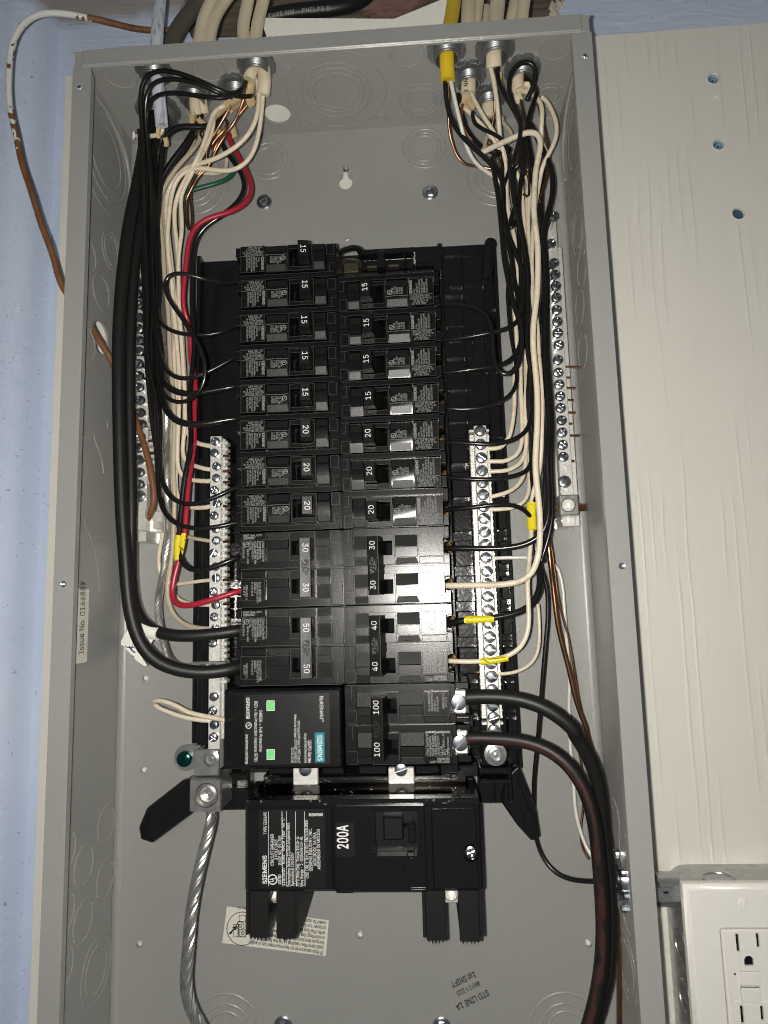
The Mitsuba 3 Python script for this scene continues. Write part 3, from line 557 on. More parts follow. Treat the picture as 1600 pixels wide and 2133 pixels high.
# double pole
def double_body(lug=False):
    ms = [lb(.3, 72.0, 24, 66.2, .15, 50.65)]
    cut = []
    for o in (0, 25.4):
        ms += [lb(2.6, 70.2, 65, 68.4, o + .5, o + 24.9), lb(4.2, 20.6, 65, 71.6, o + 5.6, o + 20.4), lb(4.6, 20.4, 65, 70.6, o + 1.0, o + 5.3), lb(21.4, 36.2, 65, 71.4, o + 5.6, o + 12.2), lb(36.8, 54.2, 65, 71.0, o + 1.0, o + 20.4), lb(54.8, 63.6, 65, 70.6, o + 5.8, o + 11.2),
               lb(64.2, 71.9, 65, 69.4, o + .8, o + 24.6), lb(.4, 3.8, 60, 69.2, o + .5, o + 6.6), lb(.4, 3.4, 60, 68.6, o + 18, o + 25.0)]
        cut += [lb(38, 53.6, 52, 90, o + 7.0, o + 16.6, .2), lb(-2, 4.6, 38, 90, o + 6.8, o + 17.8, .1), lb(64.8, 70.4, 69.0, 70, o + 9, o + 9.3, .05), lb(67.2, 67.5, 68.9, 70, o + 16, o + 23, .05), lb(65, 70.4, 69.0, 70, o + 15.8, o + 16.1, .05)]
    cut.append(lb(2, 71, 67.6, 80, 24.9, 25.6, .05))
    m = union(ms)
    for c in cut: m = m - c
    return m
D_BODY = dictof(double_body(), 'm_plastic', smooth=20)
D_WEAR = dictof(cat(sum([outline(4.3, 20.5, o + 5.7, o + 20.3, 71.6) + outline(36.9, 54.1, o + 1.1, o + 20.3, 71.0) + outline(64.3, 70.1, o + .9, o + 8.9, 69.4)[:3] + [lb(2.7, 70, 68.35, 68.44, o + 24.7, o + 24.9, .01), lb(21.5, 36.1, 71.3, 71.44, o + 5.6, o + 5.8, .01), lb(67.1, 67.3, 69.3, 69.44, o + 16, o + 24.5, .01)] for o in (0, 25.4)], [])), 'm_edge_wear', False)
def recesses(o):
    ms = [slanted(21.4, 36.2, o + 12.5, o + 20.2, 70.6, 68.9, .3), lh([(u, h, w) for (u, w) in ((20.8, o + 1), (36.6, o + 1), (22.6, o + 5.3), (35.2, o + 5.3)) for h in (67, 69.6)]), slanted(54.8, 63.6, o + 1.0, o + 5.5, 69.0, 69.8, .3), slanted(54.8, 63.6, o + 11.5, o + 20.2, 70.2, 68.9, .3)]
    ms += [lb(27.0, 32.0, 69.5, 70.1, o + 1.8, o + 2.3, .1), lb(27.8, 31.2, 69.5, 70.1, o + 4.0, o + 4.5, .1), lb(57, 61.6, 69.4, 70.2, o + 3.1, o + 3.5, .1)]
    for u in (23.0, 27.6, 32.2):
        ms += [slanted(u, u + .5, o + 14.2, o + 19.2, 70.5, 69.3, .7), slanted(u, u + 3.2, o + 14.2, o + 14.7, 70.5, 70.4, .7), slanted(u, u + 2.6, o + 16.4, o + 16.9, 70.1, 70.0, .7)]
    ms += [slanted(23, 26.2, o + 18.8, o + 19.2, 69.5, 69.4, .7), slanted(25.8, 26.3, o + 14.2, o + 19.2, 70.5, 69.3, .7)]
    for u in (56.2, 58.6, 60.0, 62.2): ms.append(slanted(u, u + .45, o + 13.4, o + 18.4, 70.3, 69.5, .6))
    return cat(ms)
D_REC = [dictof(recesses(o), 'm_smooth_black', 25) for o in (0, 25.4)]
def tie():
    bar = lh([(u, h, w) for (u, h) in ((42.8, 62), (53.8, 62), (46.2, 85.4), (52.8, 83.75), (45.6, 84.6), (53.3, 82.8)) for w in (6.6, 44.2)])
    ms = [bar] + [lh([(u, h, w) for (u, h) in ((47.4, 84.2), (52.4, 83.1), (47.5, 85.6), (52.3, 84.4)) for w in (a, b)]) for a, b in ((7.4, 18.6), (31.8, 43.6))]  + [lb(46.0, 46.4, 84.6, 86.0, 6.8, 44, .1)]
    r = np.random.default_rng(3)
    for k in range(70): uu = r.uniform(47.4, 52.0); ms.append(disc((uu, -85.1 + .25 * (uu - 46.2) , -r.uniform(20, 30.6)), .38, .45, n=6))
    return cat(ms)
D_POCKET = dictof(cat([lb(37.8, 53.8, h, h + .5, o + 6.8, o + 16.8, .1) for o in (0, 25.4) for h in (54,)] + [lb(u, u + .25, 54, 69.8, o + 7, o + 16.6, .05) for o in (0, 25.4) for u in (38.02,)] + [lb(38, 53.6, 54, 69.8, w, w + .25, .05) for o in (0, 25.4) for w in (o + 7.02, o + 16.33)]), 'm_slot', False)
D_TIE = dictof(tie(), 'm_handle', smooth=25)
ms = [ltext('HACR Type, 40°C', 5.4, 3.2, 1.35, 0, 70.6, True, .8), ltext('SIEMENS', 5.4, 5.0, 1.4, 0, 70.6, True, .9)]
for i, s in enumerate(('2 Poles Type/Tipo QP', 'Interrupting Rating', 'Pouvoir de Coupure', '10,000 AMPS RMS SYM', '120/240 VOLTS V~', 'C.A.-Cat.', '')):
    if s: ms.append(ltext(s, 18.6 - i * 1.75, 6.6, 1.3, -90, 71.6, True, .74))
ms += ul_mark(8.2, -8.6, 1.8, -90, -71.6) + [ltext('LISTED', 5.6, 6.4, 1.1, -90, 71.6, True), ltext('E23615', 5.6, 12.2, 1.1, -90, 71.6, True), ltext('ISS.NO. L-5559', 8.4, 11.4, 1.2, -90, 71.6, True, .8)]
ms += [ltext(s, 16.6 - i * 1.75, 25.4 + 8.2, 1.2, -90, 71.6, True, .74) for i, s in enumerate(('CU-AL 60/75°C WIRE', 'CONDUCTEUR 60/75°C', 'AWG #14-6', 'lb-in / lb-po 25'))]
ms += [ltext('FORM / FAIT 1-1', 7.6, 25.4 + 10, 1.2, -90, 71.6, True, .7), ltext('EX 1 17 37', 6.0, 25.4 + 11, 1.2, -90, 71.6, True, .7)]
D_PRINT = dictof(cat(ms), 'm_faint_print', False)
def dnum(n): return dictof(tilted(cat([ltext(n, 48.2, w_ - (1 if len(n) > 2 else 0), 3.6, -90, 85.62, False, .95) for w_ in (9.8, 35.2)]), 47.5, 85.62, .25), 'm_print', False)
D_SCREW = {o: dictof(screw_head((1.8, -49, -12.4 - o), 4.2, 2.8, (-.8, -.6, 0), slot=.9, rot=.8), 'm_brass') for o in (0, 25.4)}
LUG = {o: dictof(lb(-6.6, 1.8, 40, 62, o + 5, o + 20, .8), 'm_tin', 25) for o in (0, 25.4)}
LUGS = {o: dictof(screw_head((-1.6, -62, -12.4 - o), 5.2, 1.8, slot=1.3, rot=.9 + o), 'm_zinc') for o in (0, 25.4)}
def double(side, row, amp, label, lug=False, dx=0.0):
    z = (ZL - PITCH * row) if side == 'L' else ZR - PITCH * (row + 2)
    xf = T().translate([dx * 1e-3, 0, 0]) @ place(side, z, -1.7 if side == 'R' else 1.0)
    k = thing(newkey('double_pole_breaker'), label, 'circuit breaker', 'double pole circuit breakers')
    put(k + '__body', D_BODY, xf); put(k + '__worn_edge', D_WEAR, xf); put(k + '__handle_pocket', D_POCKET, xf); put(k + '__off_on_recess', D_REC[0], xf); put(k + '__off_on_recess', D_REC[1], xf); put(k + '__tie_handle', D_TIE, xf)
    put(k + '__tie_handle__rating_number', dnum(amp), xf); put(k + '__printed_label', D_PRINT, xf)
    for o in (0, 25.4):
        if lug: put(k + '__lug', LUG[o], xf); put(k + '__lug__screw', LUGS[o], xf)
        else: put(k + '__terminal_screw', D_SCREW[o], xf)
    if lug:
        put(k + '__end_block', L_END, xf)
L_END = dictof(cat([lb(-8.6, .4, 30, 64, a, b, .5) for a, b in ((.4, 4.6), (20.6, 24), (26, 30.0), (46.2, 50.4))] + [lb(-11, -4, 30, 58, 21, 29, .6), lb(-6, .4, 60, 66.5, 22, 24.2, .3), lb(-8, .4, 60, 66.5, 26, 28.4, .3), lb(-9.6, -6.5, 20, 40, .6, 50.2, .6)]), 'm_plastic', 25)
double('L', 8, '30', 'black double pole breaker marked 30, wired red, in the left breaker column')
double('L', 10, '50', 'black double pole breaker marked 50 above the surge protector')
double('R', 7, '30', 'shiny black double pole breaker marked 30, upper of the double ones on the right')
double('R', 9, '40', 'shiny black double pole breaker marked 40 fed by yellow taped wires')
double('R', 11, '100', 'black double pole breaker marked 100 with two thick black cables', True)

# ------------------------------------------------------------------ surge protector
S = thing('surge_protector', 'square black surge protector with green windows and a teal maker badge', 'surge protector')
SY = -74.5
def sp(u, v): p = at(u, v, SY); return p[0], p[2]
x0, x1, z0, z1 = -76.8, -.6, -497.0, -447.4
m = union([cb(x0, x1, -72.5, -24, z0, z1, .8), cb(-70, x1 - .4, SY, -60, z0 + .8, z1 - .8, .6)])
lx0, lx1, lz0, lz1 = -63.6, -7.6, z0 + 2.4, z1 - 2.6
m = m - cb(lx0, lx1, SY - 2, SY + .6, lz0, lz1, .1)
obj(S + '__body', m, 'm_plastic', 20)
SL = SY + .45
obj(S + '__face_label', cb(lx0 + .4, lx1 - .4, SL, SY + .8, lz0 + .4, lz1 - .4, .05), 'm_label_black')
def sx(u): return at(u, 1520, SL)[0]
def sz(v, u=580): return at(u, v, SL)[2]
obj(S + '__maker_badge', cb(sx(655.5), sx(675.5), SL - .06, SL + .2, sz(1588, 665), sz(1526, 665), .02), 'm_teal')
for v0, v1 in ((1460, 1480), (1561.5, 1582)):
    obj(S + '__indicator_window', cb(sx(556.5), sx(571.5), SL - .12, SL + .2, sz(v1, 564), sz(v0, 564), .05), 'm_indicator')
    a, b, c, d = sx(555.5), sx(572.5), sz(v1 + 1, 564), sz(v0 - 1, 564)
    obj(S + '__indicator_frame', cat([cb(a, b, SL - .16, SL, c, c + .35, .02), cb(a, b, SL - .16, SL, d - .35, d, .02), cb(a, a + .35, SL - .16, SL, c, d, .02), cb(b - .35, b, SL - .16, SL, c, d, .02)]), 'm_print', False)
def st(s, u, v, h, bold=False, stt=1.0, v2=None):
    H = h; w = meshkit.text_mesh(s, 1.0, .05, bold).vertices[:, 0].max()
    if v2 is not None: stt = (sz(v, u) - sz(v2, u)) / (w * H)
    return text(s, sx(u), sz(v, u), H, -90, SL - .06, bold, stt)
ms = [st('SIEMENS', 661, 1531, 3.0, True, v2=1585), st('BoltShield™', 667, 1449, 2.3, False, v2=1504), st('QSPD Series', 641, 1542, 2.3, False, v2=1589), st('Surge Protective Device', 634, 1527, 1.6, False, v2=1589), st('SPD Type: SPD Type 1; SPD Type 2', 620, 1501, 1.6, False, v2=1589), st('Rated Line Voltage: 120 VAC, 50/60 Hz', 613, 1488, 1.6, False, v2=1589), st('SCCR: 22 kA', 606, 1557, 1.6, False, v2=1589),
      st('GREEN = Full Protection', 540, 1479, 2.0, False, v2=1566), st('RED = No Protection (replace SPD)', 530, 1460, 2.0, False, v2=1586), st('QSPD2A035B', 513, 1453, 2.2, True, v2=1497), st('usa.siemens.com/surge', 512, 1529, 1.9, False, v2=1592)] + ul_mark(sx(518), sz(1511, 518), 2.0, -90, SL - .06)
obj(S + '__printed_label', cat(ms), 'm_print', False)

# ------------------------------------------------------------------ main breaker with its smoky bus cover
M = thing('main_breaker', 'large glossy black main breaker marked 200A at the bottom of the panel', 'main breaker')
MY = -85.0
x0, x1, z0, z1 = -60.2, 84.0, -566.0, -516.2
def mx(u, v=1770): return at(u, v, MY)[0]
def mz(v, u=760): return at(u, v, MY)[2]
xs = (mx(697), mx(888))
m = union([cb(x0, x1, MY + 1.2, -30, z0, z1, 1.4), cb(xs[0], xs[1], MY - 1.2, -40, z0 + .4, z1 - .2, 1.0), cb(mx(900), x1 - 2.4, MY, -50, z0 + 1.6, z1 - 2.6, .9), cb(x0 + 1.4, mx(694), MY, -50, z0 + 1.2, z1 - 1.2, .9)])
pk = [cb(mx(782), mx(872), MY - 9, MY + 9, mz(1782), mz(1690), 1.2)]
m = m - pk[0]
c = at(981, 1776, MY)
cy = manifold3d.Manifold.cylinder(9, 5.4, 5.4, 24).rotate([90, 0, 0]).translate([c[0], MY + 4.5, c[2]])
m = m - cy
obj(M + '__body', m, 'm_gloss_black', 20)
obj(M + '__pocket_floor', cat([cb(mx(782), mx(872), MY + 6, MY + 8, mz(1782), mz(1690), .2), cb(mx(799), mx(842), MY + .5, MY + 7, mz(1752), mz(1703), 1.0)]), 'm_handle')
obj(M + '__switch_handle', union([cb(mx(851), mx(868), MY - 5, MY + 7, mz(1752), mz(1722), 1.0), hull([(mx(842), MY - 3, mz(1722)), (mx(868), MY - 4, mz(1722)), (mx(862), MY - 1, mz(1709)), (mx(846), MY, mz(1716)), (mx(842), MY + 6, mz(1722)), (mx(868), MY + 6, mz(1722)), (mx(862), MY + 6, mz(1709))])]), 'm_gloss_black')
obj(M + '__cover_screw', screw_head(c + [0, 2.6, 0], 3.6, 2.4, cross=True, rot=.3), 'm_zinc')
obj(M + '__body_rib', cat([cb(mx(774), mx(876), MY - 2.0, MY - .8, mz(1690) + 1, mz(1690) + 2.2, .4), cb(mx(700), mx(734), MY - 1.7, MY - .8, mz(1850), mz(1846), .2), cb(mx(700), mx(734), MY - 1.7, MY - .8, mz(1858), mz(1855), .2), cb(mx(854), mx(887), MY - 1.7, MY - .8, mz(1849), mz(1847), .2), cb(mx(854), mx(887), MY - 1.7, MY - .8, mz(1854), mz(1852), .2), cb(mx(770), mx(775), MY - 1.5, MY - .8, mz(1774), mz(1700), .2), cb(mx(876), mx(880), MY - 1.5, MY - .8, mz(1784), mz(1700), .2)] + [cb(mx(770), mx(784), MY - 1.5, MY - .9, mz(v), mz(v - 3), .1) for v in (1762, 1769, 1776, 1700)] + [lathe([(2.0, 0), (2.0, .5), (2.7, .5), (2.7, 0)], (mx(856), MY - 1.1, mz(1779)), n=16)]), 'm_gloss_black')
ly0, ly1 = mx(541), mx(678)
obj(M + '__rating_label', cb(x0 + 9.0, ly1, MY - .15, MY + .3, z0 + 3, z1 - 1.6, .06), 'm_label_black', 20)
ML = MY - .2
def mt(s, u, v, v2, h, bold=False):
    w = meshkit.text_mesh(s, 1.0, .05, bold).vertices[:, 0].max(); a, b = at(u, v, ML), at(u, v2, ML)
    return text(s, a[0], a[2], h, 90, ML, bold, abs(b[2] - a[2]) / (w * h))
ms = [mt('SIEMENS', 556, 1842, 1782, 2.6, True), mt('TYPE EQ8695', 556, 1738, 1692, 2.0), mt('CIRCUIT BREAKER', 570.5, 1804, 1737, 1.9), mt('2 POLE UNIT', 578.5, 1791, 1748, 1.9), mt('ISSUE NO. DY-785', 586.5, 1803, 1741, 1.9), mt('LISTED', 585.5, 1842, 1822, 1.7, True), mt('120/240V   60Hz   HACR Type   40°C', 594, 1846, 1705, 1.9), mt('Interrupting Rating 22,000 Amperes RMS', 605, 1847, 1714, 1.9), mt('Symmetrical 120/240V', 613, 1846, 1776, 1.9), mt('75°C Wire Only, Torque 250 lb-in', 624, 1847, 1743, 1.9), mt('Wire Range - 1-300kcmil CU-AL', 632, 1847, 1742, 1.9), mt('USE ONLY IN LISTED ENCLOSURES', 643, 1830, 1708, 1.9), mt('SIEMENS INDUSTRY, INC.', 651, 1815, 1726, 1.9), mt('NORCROSS, GA USA', 659.5, 1804, 1734, 1.9), mt('ASSEMBLED IN MEXICO', 667.5, 1811, 1727, 1.9), mt('200A', 726, 1768, 1717, 6.6, True)]
a = at(643, 1700, ML); ms.append(text('8250505', a[0], a[2], 1.6, 0, ML, True, .9))
for u, v, v2 in ((559, 1846, 1690), (588, 1846, 1690), (597, 1846, 1690), (616.5, 1846, 1690), (635, 1846, 1690)):
    a, b = at(u, v, ML), at(u, v2, ML); ms.append(cb(a[0], a[0] + .28, ML - .05, ML + .1, a[2], b[2], .01))
c = at(568, 1832, ML); ms += ul_mark(c[0], c[2], 3.0, 90, ML)
obj(M + '__printed_label', cat(ms), 'm_print', False)
a, b = at(700, 1784, ML), at(738, 1712, ML); obj(M + '__amp_label', cat([cb(a[0], b[0], MY - 1.32, MY, a[2], b[2], .08)]), 'm_label_black')
del scene[M + '__printed_label']; COUNT[M + '__printed_label'] = 0
q = ms[15]; q.vertices[:, 1] -= 1.3
obj(M + '__printed_label', cat(ms), 'm_print', False)
# smoky guard over the bus bars: a sloping sheet with its bars behind
gz0, gz1 = -516.4, at(740, 1630, -61)[2]
gy0, gy1 = MY + 3, -61.0
obj(M + '__bus_guard', (np.array([(x0 + 3, gy1, gz1), (x1 - 6, gy1, gz1), (x1 - 3, gy0, gz0), (x0, gy0, gz0)]), np.array([[0, 1, 2, 3]])), 'm_smoky', False)
obj(M + '__guard_edge', cat([hull([(x, y, z) for x in (a, b) for y, z in ((gy1, gz1), (gy0, gz0), (gy0 + 6, gz0), (gy1 + 6, gz1))]) for a, b in ((x0, x0 + 3), (x1 - 5, x1 - 2))] + [cb(x0, x1, gy0 - .4, -34, gz0 - .6, gz0 + 3.2, .6), cb(x0 + 14, x1 - 16, gy1 + 2, gy1 + 8, gz1 + .5, gz1 + 3.2, .4), cb(x0 + 4, x1 - 6, -52, -26, gz0 + 1, gz1 + 3, .5)]), 'm_dusty_black')
for u0, u1 in ((615, 666), (810, 863)):
    a, b = at(u0, 1606, -55)[0], at(u1, 1606, -55)[0]
    zq = at((u0 + u1) / 2, 1598, -61)[2]; obj(M + '__bus_bar', cat([cb(a, b, -62.5, -58.8, gz1 - 1.5, zq, .5), hull([(x, y, z) for x in (a, b) for y, z in ((-62.5, gz1 - 1.2), (-59, gz1 - 1.2), (-72, gz0 + .5), (-68, gz0))])]), 'm_tin')
    obj(M + '__bus_bar__screw', screw_head(((a + b) / 2, -62.4, zq - 1.0), 4.2, 2.2, slot=1), 'm_zinc')
obj(M + '__guard_clip', cat([pbox((748, 1596), (806, 1612), -60, -30), pbox((866, 1596), (915, 1610), -60, -30), pbox((918, 1592), (956, 1612), -56, -28), pbox((956, 1594), (996, 1618), -50, -24), pbox((560, 1600), (612, 1612), -56, -30), pbox((672, 1600), (716, 1612), -58, -30)]), 'm_gloss_black')
c = at(843, 1806, MY); obj(M + '__trip_hole', lathe([(1.7, -1.0), (1.7, -.6), (1.2, -.7), (.01, -.75)], c + [0, -2, 0], (0, 1, 0), 16), 'm_slot')
fl = []
for u_, v_, n_, su, sv in ((740, 1646, 10, 30, 6), (930, 1650, 9, 24, 6), (640, 1644, 4, 20, 5)):
    for _ in range(n_):
        uu, vv = u_ + rng.normal(0, su), v_ + rng.normal(0, sv)
        if not (600 < uu < 985 and 1634 < vv < 1672): continue
        t = np.clip((vv - 1632) / 46, .05, .95); p = at(uu, vv, gy1 + (gy0 - gy1) * t)
        zz = gz1 + (gz0 - gz1) * t; fl.append(hull(np.array([p[0], gy1 + (gy0 - gy1) * t - .25, zz]) + rng.normal(0, 1, (7, 3)) * np.array([.5, .08, .3]) * rng.uniform(.3, .8)))
obj(M + '__bus_guard__dust_fleck', cat(fl), 'm_label_white', False, kind='stuff')
# lug shrouds under the main breaker
def shroud(xs, label):
    ms = []
    for (a, b, zb) in xs: ms.append(cb(a, b, -80, -14, zb, z0 + .5, .5))
    return ms
for (ua, ub, uc, ud, vb) in ((514, 560, 576, 622, 1952), (880, 928, 956, 1005, 1958)):
    a, b, c, d = (at(u, 1900, -78)[0] for u in (ua, ub, uc, ud)); zb = at(ua, vb, -78)[2]
    k = obj(M + '__lug_shroud', cat([cb(a, a + 2, -80, -10, zb + 2, z0, .4), cb(a + 2, b, -79, -76, zb, z0, .3), cb(b - 1.6, b, -79, -20, zb + 3, z0, .3), cb(c, c + 1.6, -79, -20, zb + 3, z0, .3), cb(c, d - 2, -79, -76, zb - .6, z0, .3), cb(d - 2, d, -80, -10, zb + 2.4, z0, .4), cb(a + 2, d - 2, -24, -12, zb + 8, z0, .4)]), 'm_smooth_black')
    jag_ = []
    for e0, e1 in ((a + 2, b - 1), (c + 1, d - 2)):                      # snapped lower edges
        n = 5; w = (e1 - e0) / n
        for i in range(n):
            dep = rng.uniform(.8, 3.0); jag_.append(hull([(e0 + i * w + dx, y, zb + h) for dx, h in ((0, 1.2), (w, 1.2), (w * rng.uniform(.3, .9), -dep)) for y in (-79, -76.4)]))
    obj(M + '__lug_shroud__snapped_edge', cat(jag_), 'm_smooth_black', False)
    cx = (b + c) / 2; obj(M + '__lug', cat([cb(cx - 7, cx + 7, -62, -36, z0 - 9, z0 + 4, .8), lathe([(4.6, 0), (4.6, 9), (3.2, 10), (3.2, 4), (.01, 4)], (cx, -62, z0 - 5.5), (0, -1, -.15), 20), cb(cx - 4.5, cx + 4.5, -66, -60, z0 - 14, z0 - 4, .6)]), 'm_tin', 25)
    obj(M + '__lug_shroud', cb(b - .5, c + .5, -60, -22, z0 - 16, z0 - 13, .3), 'm_smooth_black')

labels['flash_lamp'] = {'label': 'small white flash lamp beside the lens, outside the picture', 'category': 'lamp'}
# ------------------------------------------------------------------ neutral and ground bars with their screws
NB = thing('neutral_bar', 'pale tinned neutral bar left of the breakers, its screws in a zigzag', 'terminal bar')
NY = -45.0
xl = -93.6; zt, zb = at(455, 908, NY)[2], at(440, 1604, NY)[2]
obj(NB + '__bar', cat([cb(-96.2, -88.0, NY, NY + 9, zb, zt, .4), cb(-87.6, -85.6, NY + 1.5, NY + 9, zb + 20, zt - 2, .3)]), 'm_tin', 20)
LS = [(448, 919), (446, 943), (450.6, 971), (449.7, 996), (446, 1020.6), (451.6, 1048.7), (446, 1074), (449, 1102), (449.7, 1125.6), (444, 1152), (449, 1180), (449.7, 1204), (444, 1232.5), (449, 1260), (446, 1285.6), (448, 1310), (443, 1340), (445, 1451.5), (443, 1480), (446, 1510), (443.7, 1536)]
for i, (u, v) in enumerate(LS):
    hi = (NY - 6.5) if rng.uniform() < .4 else NY - 4.5
    c = at(u, v, hi); k = obj(NB + '__screw', cat([screw_head(c + [0, 1.5, 0], 3.1, 2.6, (rng.normal(0, .05), -1, rng.normal(0, .05)), slot=.7, rot=rng.uniform(0, 3), cross=i % 2 == 0, n=16), lathe([(1.9, -7), (1.9, .2)], c + [0, 1.5, 0], n=10)]), 'm_zinc', 25)
for v in np.arange(922, 1430, 13.1):                   # the toothed edge of clamped wire slots
    c = at(472, v, NY); obj(NB + '__slot_tooth', cb(-87.9, -83.6, NY + .6, NY + 8, c[2] - 1.3, c[2] + 1.3, .4), 'm_tin', 20)
for u, v in ((452, 1365), (452, 1421.6)):
    c = at(u, v, NY); obj(NB + '__empty_hole', lathe([(2.6, .15), (2.2, .1), (2.1, -2.0), (.01, -2.2)], c, n=18), 'm_tin', 25)
for v in (949, 981, 1004, 1054, 1128, 1208, 1258): c = at(473, v, NY); obj(NB + '__wire_tip', tube([c + [-3, .5, 0], c + [2.5, .5, 0]], 1.0, 8, sig=0)[0], 'm_copper')
a, b = at(413, 1382, -40), at(470, 1376, -40)
obj(NB + '__lug_plate', cat([cb(a[0] - 1, b[0] + 4, -52, -49.5, at(440, 1398, -50)[2], at(440, 1377, -50)[2], .6), cb(a[0] - 8, a[0] + 18, -30, -26, at(390, 1412, -28)[2], at(390, 1378, -28)[2], .6)]), 'm_aluminium', 20)
for u, v in ((424, 1393), (446, 1393), (398, 1395)): c = at(u, v, -52 if u > 400 else -30); obj(NB + '__lug_plate__screw', screw_head(c, 3.6, 2.4, slot=.9, rot=.6), 'm_zinc', 25)
BR = thing('bonding_strap', 'bent metal bonding strap with a green screw, below the left neutral bar', 'bonding strap')
a = at(418, 1552, -34); b = at(460, 1605, -34)
obj(BR + '__strap', cat([cb(a[0], b[0] + 3, -48, -45.5, b[2], a[2], .6), cb(a[0], a[0] + 2.4, -48, -30, b[2] + 4, a[2] - 1, .5), hull([(at(388, 1578, -30)[0] + 8.2 * math.cos(t), y, at(388, 1578, -30)[2] + 8.8 * math.sin(t)) for t in np.linspace(np.pi / 2, 1.5 * np.pi, 14) for y in (-31.5, -29)] + [(a[0] + 2, y, z) for y in (-31.5, -29) for z in (b[2] + 4, a[2] - 1)])]), 'm_galvanised', 25)
c = at(386, 1580, -32); obj(BR + '__green_screw', screw_head(c, 5.4, 4.4, slot=1.3, rot=1.1), 'm_green_screw', 25)
c = at(441, 1580, -48); obj(BR + '__large_screw', cat([lathe([(2.2, 0), (5.6, 0), (5.6, 1.4), (3.6, 2.2), (3.4, 1.2), (2.0, 1.0), (.01, 1.0)], c), lathe([(1.6, 1.0), (1.6, 1.6), (.01, 1.7)], c)]), 'm_galvanised', 25)
LG = thing('main_neutral_lug', 'square aluminium lug with a large round hollow screw, holding the twisted aluminium cable', 'cable lug')
a, b = at(395, 1623, -52), at(461, 1691, -52)
m = cb(a[0], b[0], -52, -26, b[2], a[2], .9); c = (a + b) / 2
m = m - manifold3d.Manifold.cylinder(9, 7.6, 7.6, 32).rotate([90, 0, 0]).translate([c[0] + .6, -45, c[2]])
obj(LG + '__bore', cat([lathe([(7.62, -6.8), (7.62, .04), (7.9, .06), (7.95, 0)], c * [1, 0, 1] + [.6, -52, 0], n=32), disc(c * [1, 0, 1] + [.6, -45.2, 0], 7.5, .1)]), 'm_slot', 30)
obj(LG + '__block', cat([m]), 'm_aluminium', 20)
obj(LG + '__set_screw', cat([lathe([(7.4, 0), (7.4, 1.2), (6.2, 2.6), (4.6, 3.0), (3.4, -1.2), (2.4, -1.6), (1.2, .2), (.01, .4)], c + [.6, 4.6, 0], n=28)]), 'm_aluminium', 30)
RB = thing('neutral_bar_001', 'bright tinned neutral bar right of the breakers, with large slotted screws', 'terminal bar')
zt, zb = at(1000, 886, NY)[2], at(1032, 1592, NY)[2]; xr = 98.4
obj(RB + '__bar', cat([cb(xr - 4.3, xr + 4.3, NY, NY + 8, zb, zt, .4), cb(xr - 7.6, xr - 4.6, NY + 1.8, NY + 8, zb + 30, zt - 6, .3), cb(xr + 4.6, xr + 6.2, NY + 1.8, NY + 8, zb + 30, zt - 6, .3)]), 'm_tin', 20)
RS = [897, 925, 953, 980, 1005, 1030, 1055, 1080, 1108, 1134, 1162, 1190, 1216, 1243, 1271, 1299, 1327, 1354, 1382, 1410, 1438, 1470, 1496, 1522]
for i, v in enumerate(RS):
    u = 1000 + (v - 897) * .0465; c = at(u, v, NY - 1)
    obj(RB + '__screw', screw_head([xr, NY + .4, c[2]], 3.5, 1.9, slot=1.2, rot=rng.uniform(-1.2, 1.2), n=20), 'm_zinc', 25)
    obj(RB + '__screw_seat', lathe([(3.55, 0), (3.6, .12), (4.05, .12), (4.1, 0)], (xr, NY - .02, c[2]), n=24), 'm_slot')
for v in np.arange(896, 1520, 13.6):
    z = at(1005, v, NY)[2]; obj(RB + '__slot_tooth', cat([cb(xr - 7.9, xr - 4.4, NY + .9, NY + 7, z - 1.0, z + 1.0, .4), cb(xr + 4.4, xr + 6.5, NY + .9, NY + 7, z - 1.0, z + 1.0, .4)]), 'm_tin', 20)
for v in (932, 963, 1164, 1404): c = at(985, v, NY); obj(RB + '__wire_tip', tube([(xr - 4, NY + 4, c[2]), (xr - 9.6, NY + 4, c[2] + .5)], 1.1, 8, sig=0)[0], 'm_copper')
c = at(1032, 1571, NY); obj(RB + '__large_screw', cat([lathe([(3, 0), (7.4, 0), (7.4, .9), (5.4, 1.3), (5.2, 3.4), (3.6, 3.9), (3.2, 1.6), (.01, 1.6)], c), lathe([(1.5, 1.6), (1.5, 2.6), (.01, 2.8)], c)]), 'm_galvanised', 25)

def ground_bar(key, label, s, top, bot, X, screws, Y, tall):
    k = thing(key, label, 'terminal bar')
    zt, zb = at(*top, Y)[2], at(*bot, Y)[2]
    w = 4.6
    obj(k + '__bar', cat([cb(X - w, X + w, Y, Y + 8, zb, zt, .4), cb(X - s * (w + .2), X - s * (w + 3.4), Y + 2, Y + 8, zb, zt - 20, .3), cb(X - w - 2, X + w + 2, -3.5, -.2, zb, zt, .3), cb(X - w, X + w, Y + 7, -.2, zb, zb + 10, .3), cb(X - w, X + w, Y + 7, -.2, zt - 10, zt, .3)]), 'm_tin', 20)
    for i, (u, v) in enumerate(screws):
        c = at(u, v, Y - tall[i]); r = 3.7
        obj(k + '__screw', cat([screw_head(c + [0, .6, 0], r, 2.5, (rng.normal(0, .08), -1, rng.normal(0, .08)), slot=.75, rot=rng.uniform(0, 3), cross=True, n=16), lathe([(1.9, -tall[i] - 1), (1.9, .2)], c + [0, 1.0, 0], n=10)]), 'm_zinc', 25)
    return k, zt, zb
rsc = [(1152, 451), (1148, 508), (1154, 548), (1156.5, 572), (1158, 596), (1159, 620), (1160, 646), (1161, 670), (1162, 694), (1164, 719), (1162.5, 750), (1163, 776), (1165, 801), (1167, 825.5), (1168, 850), (1170, 876), (1171, 901), (1172, 927), (1173.5, 952)]
GY = -26.0
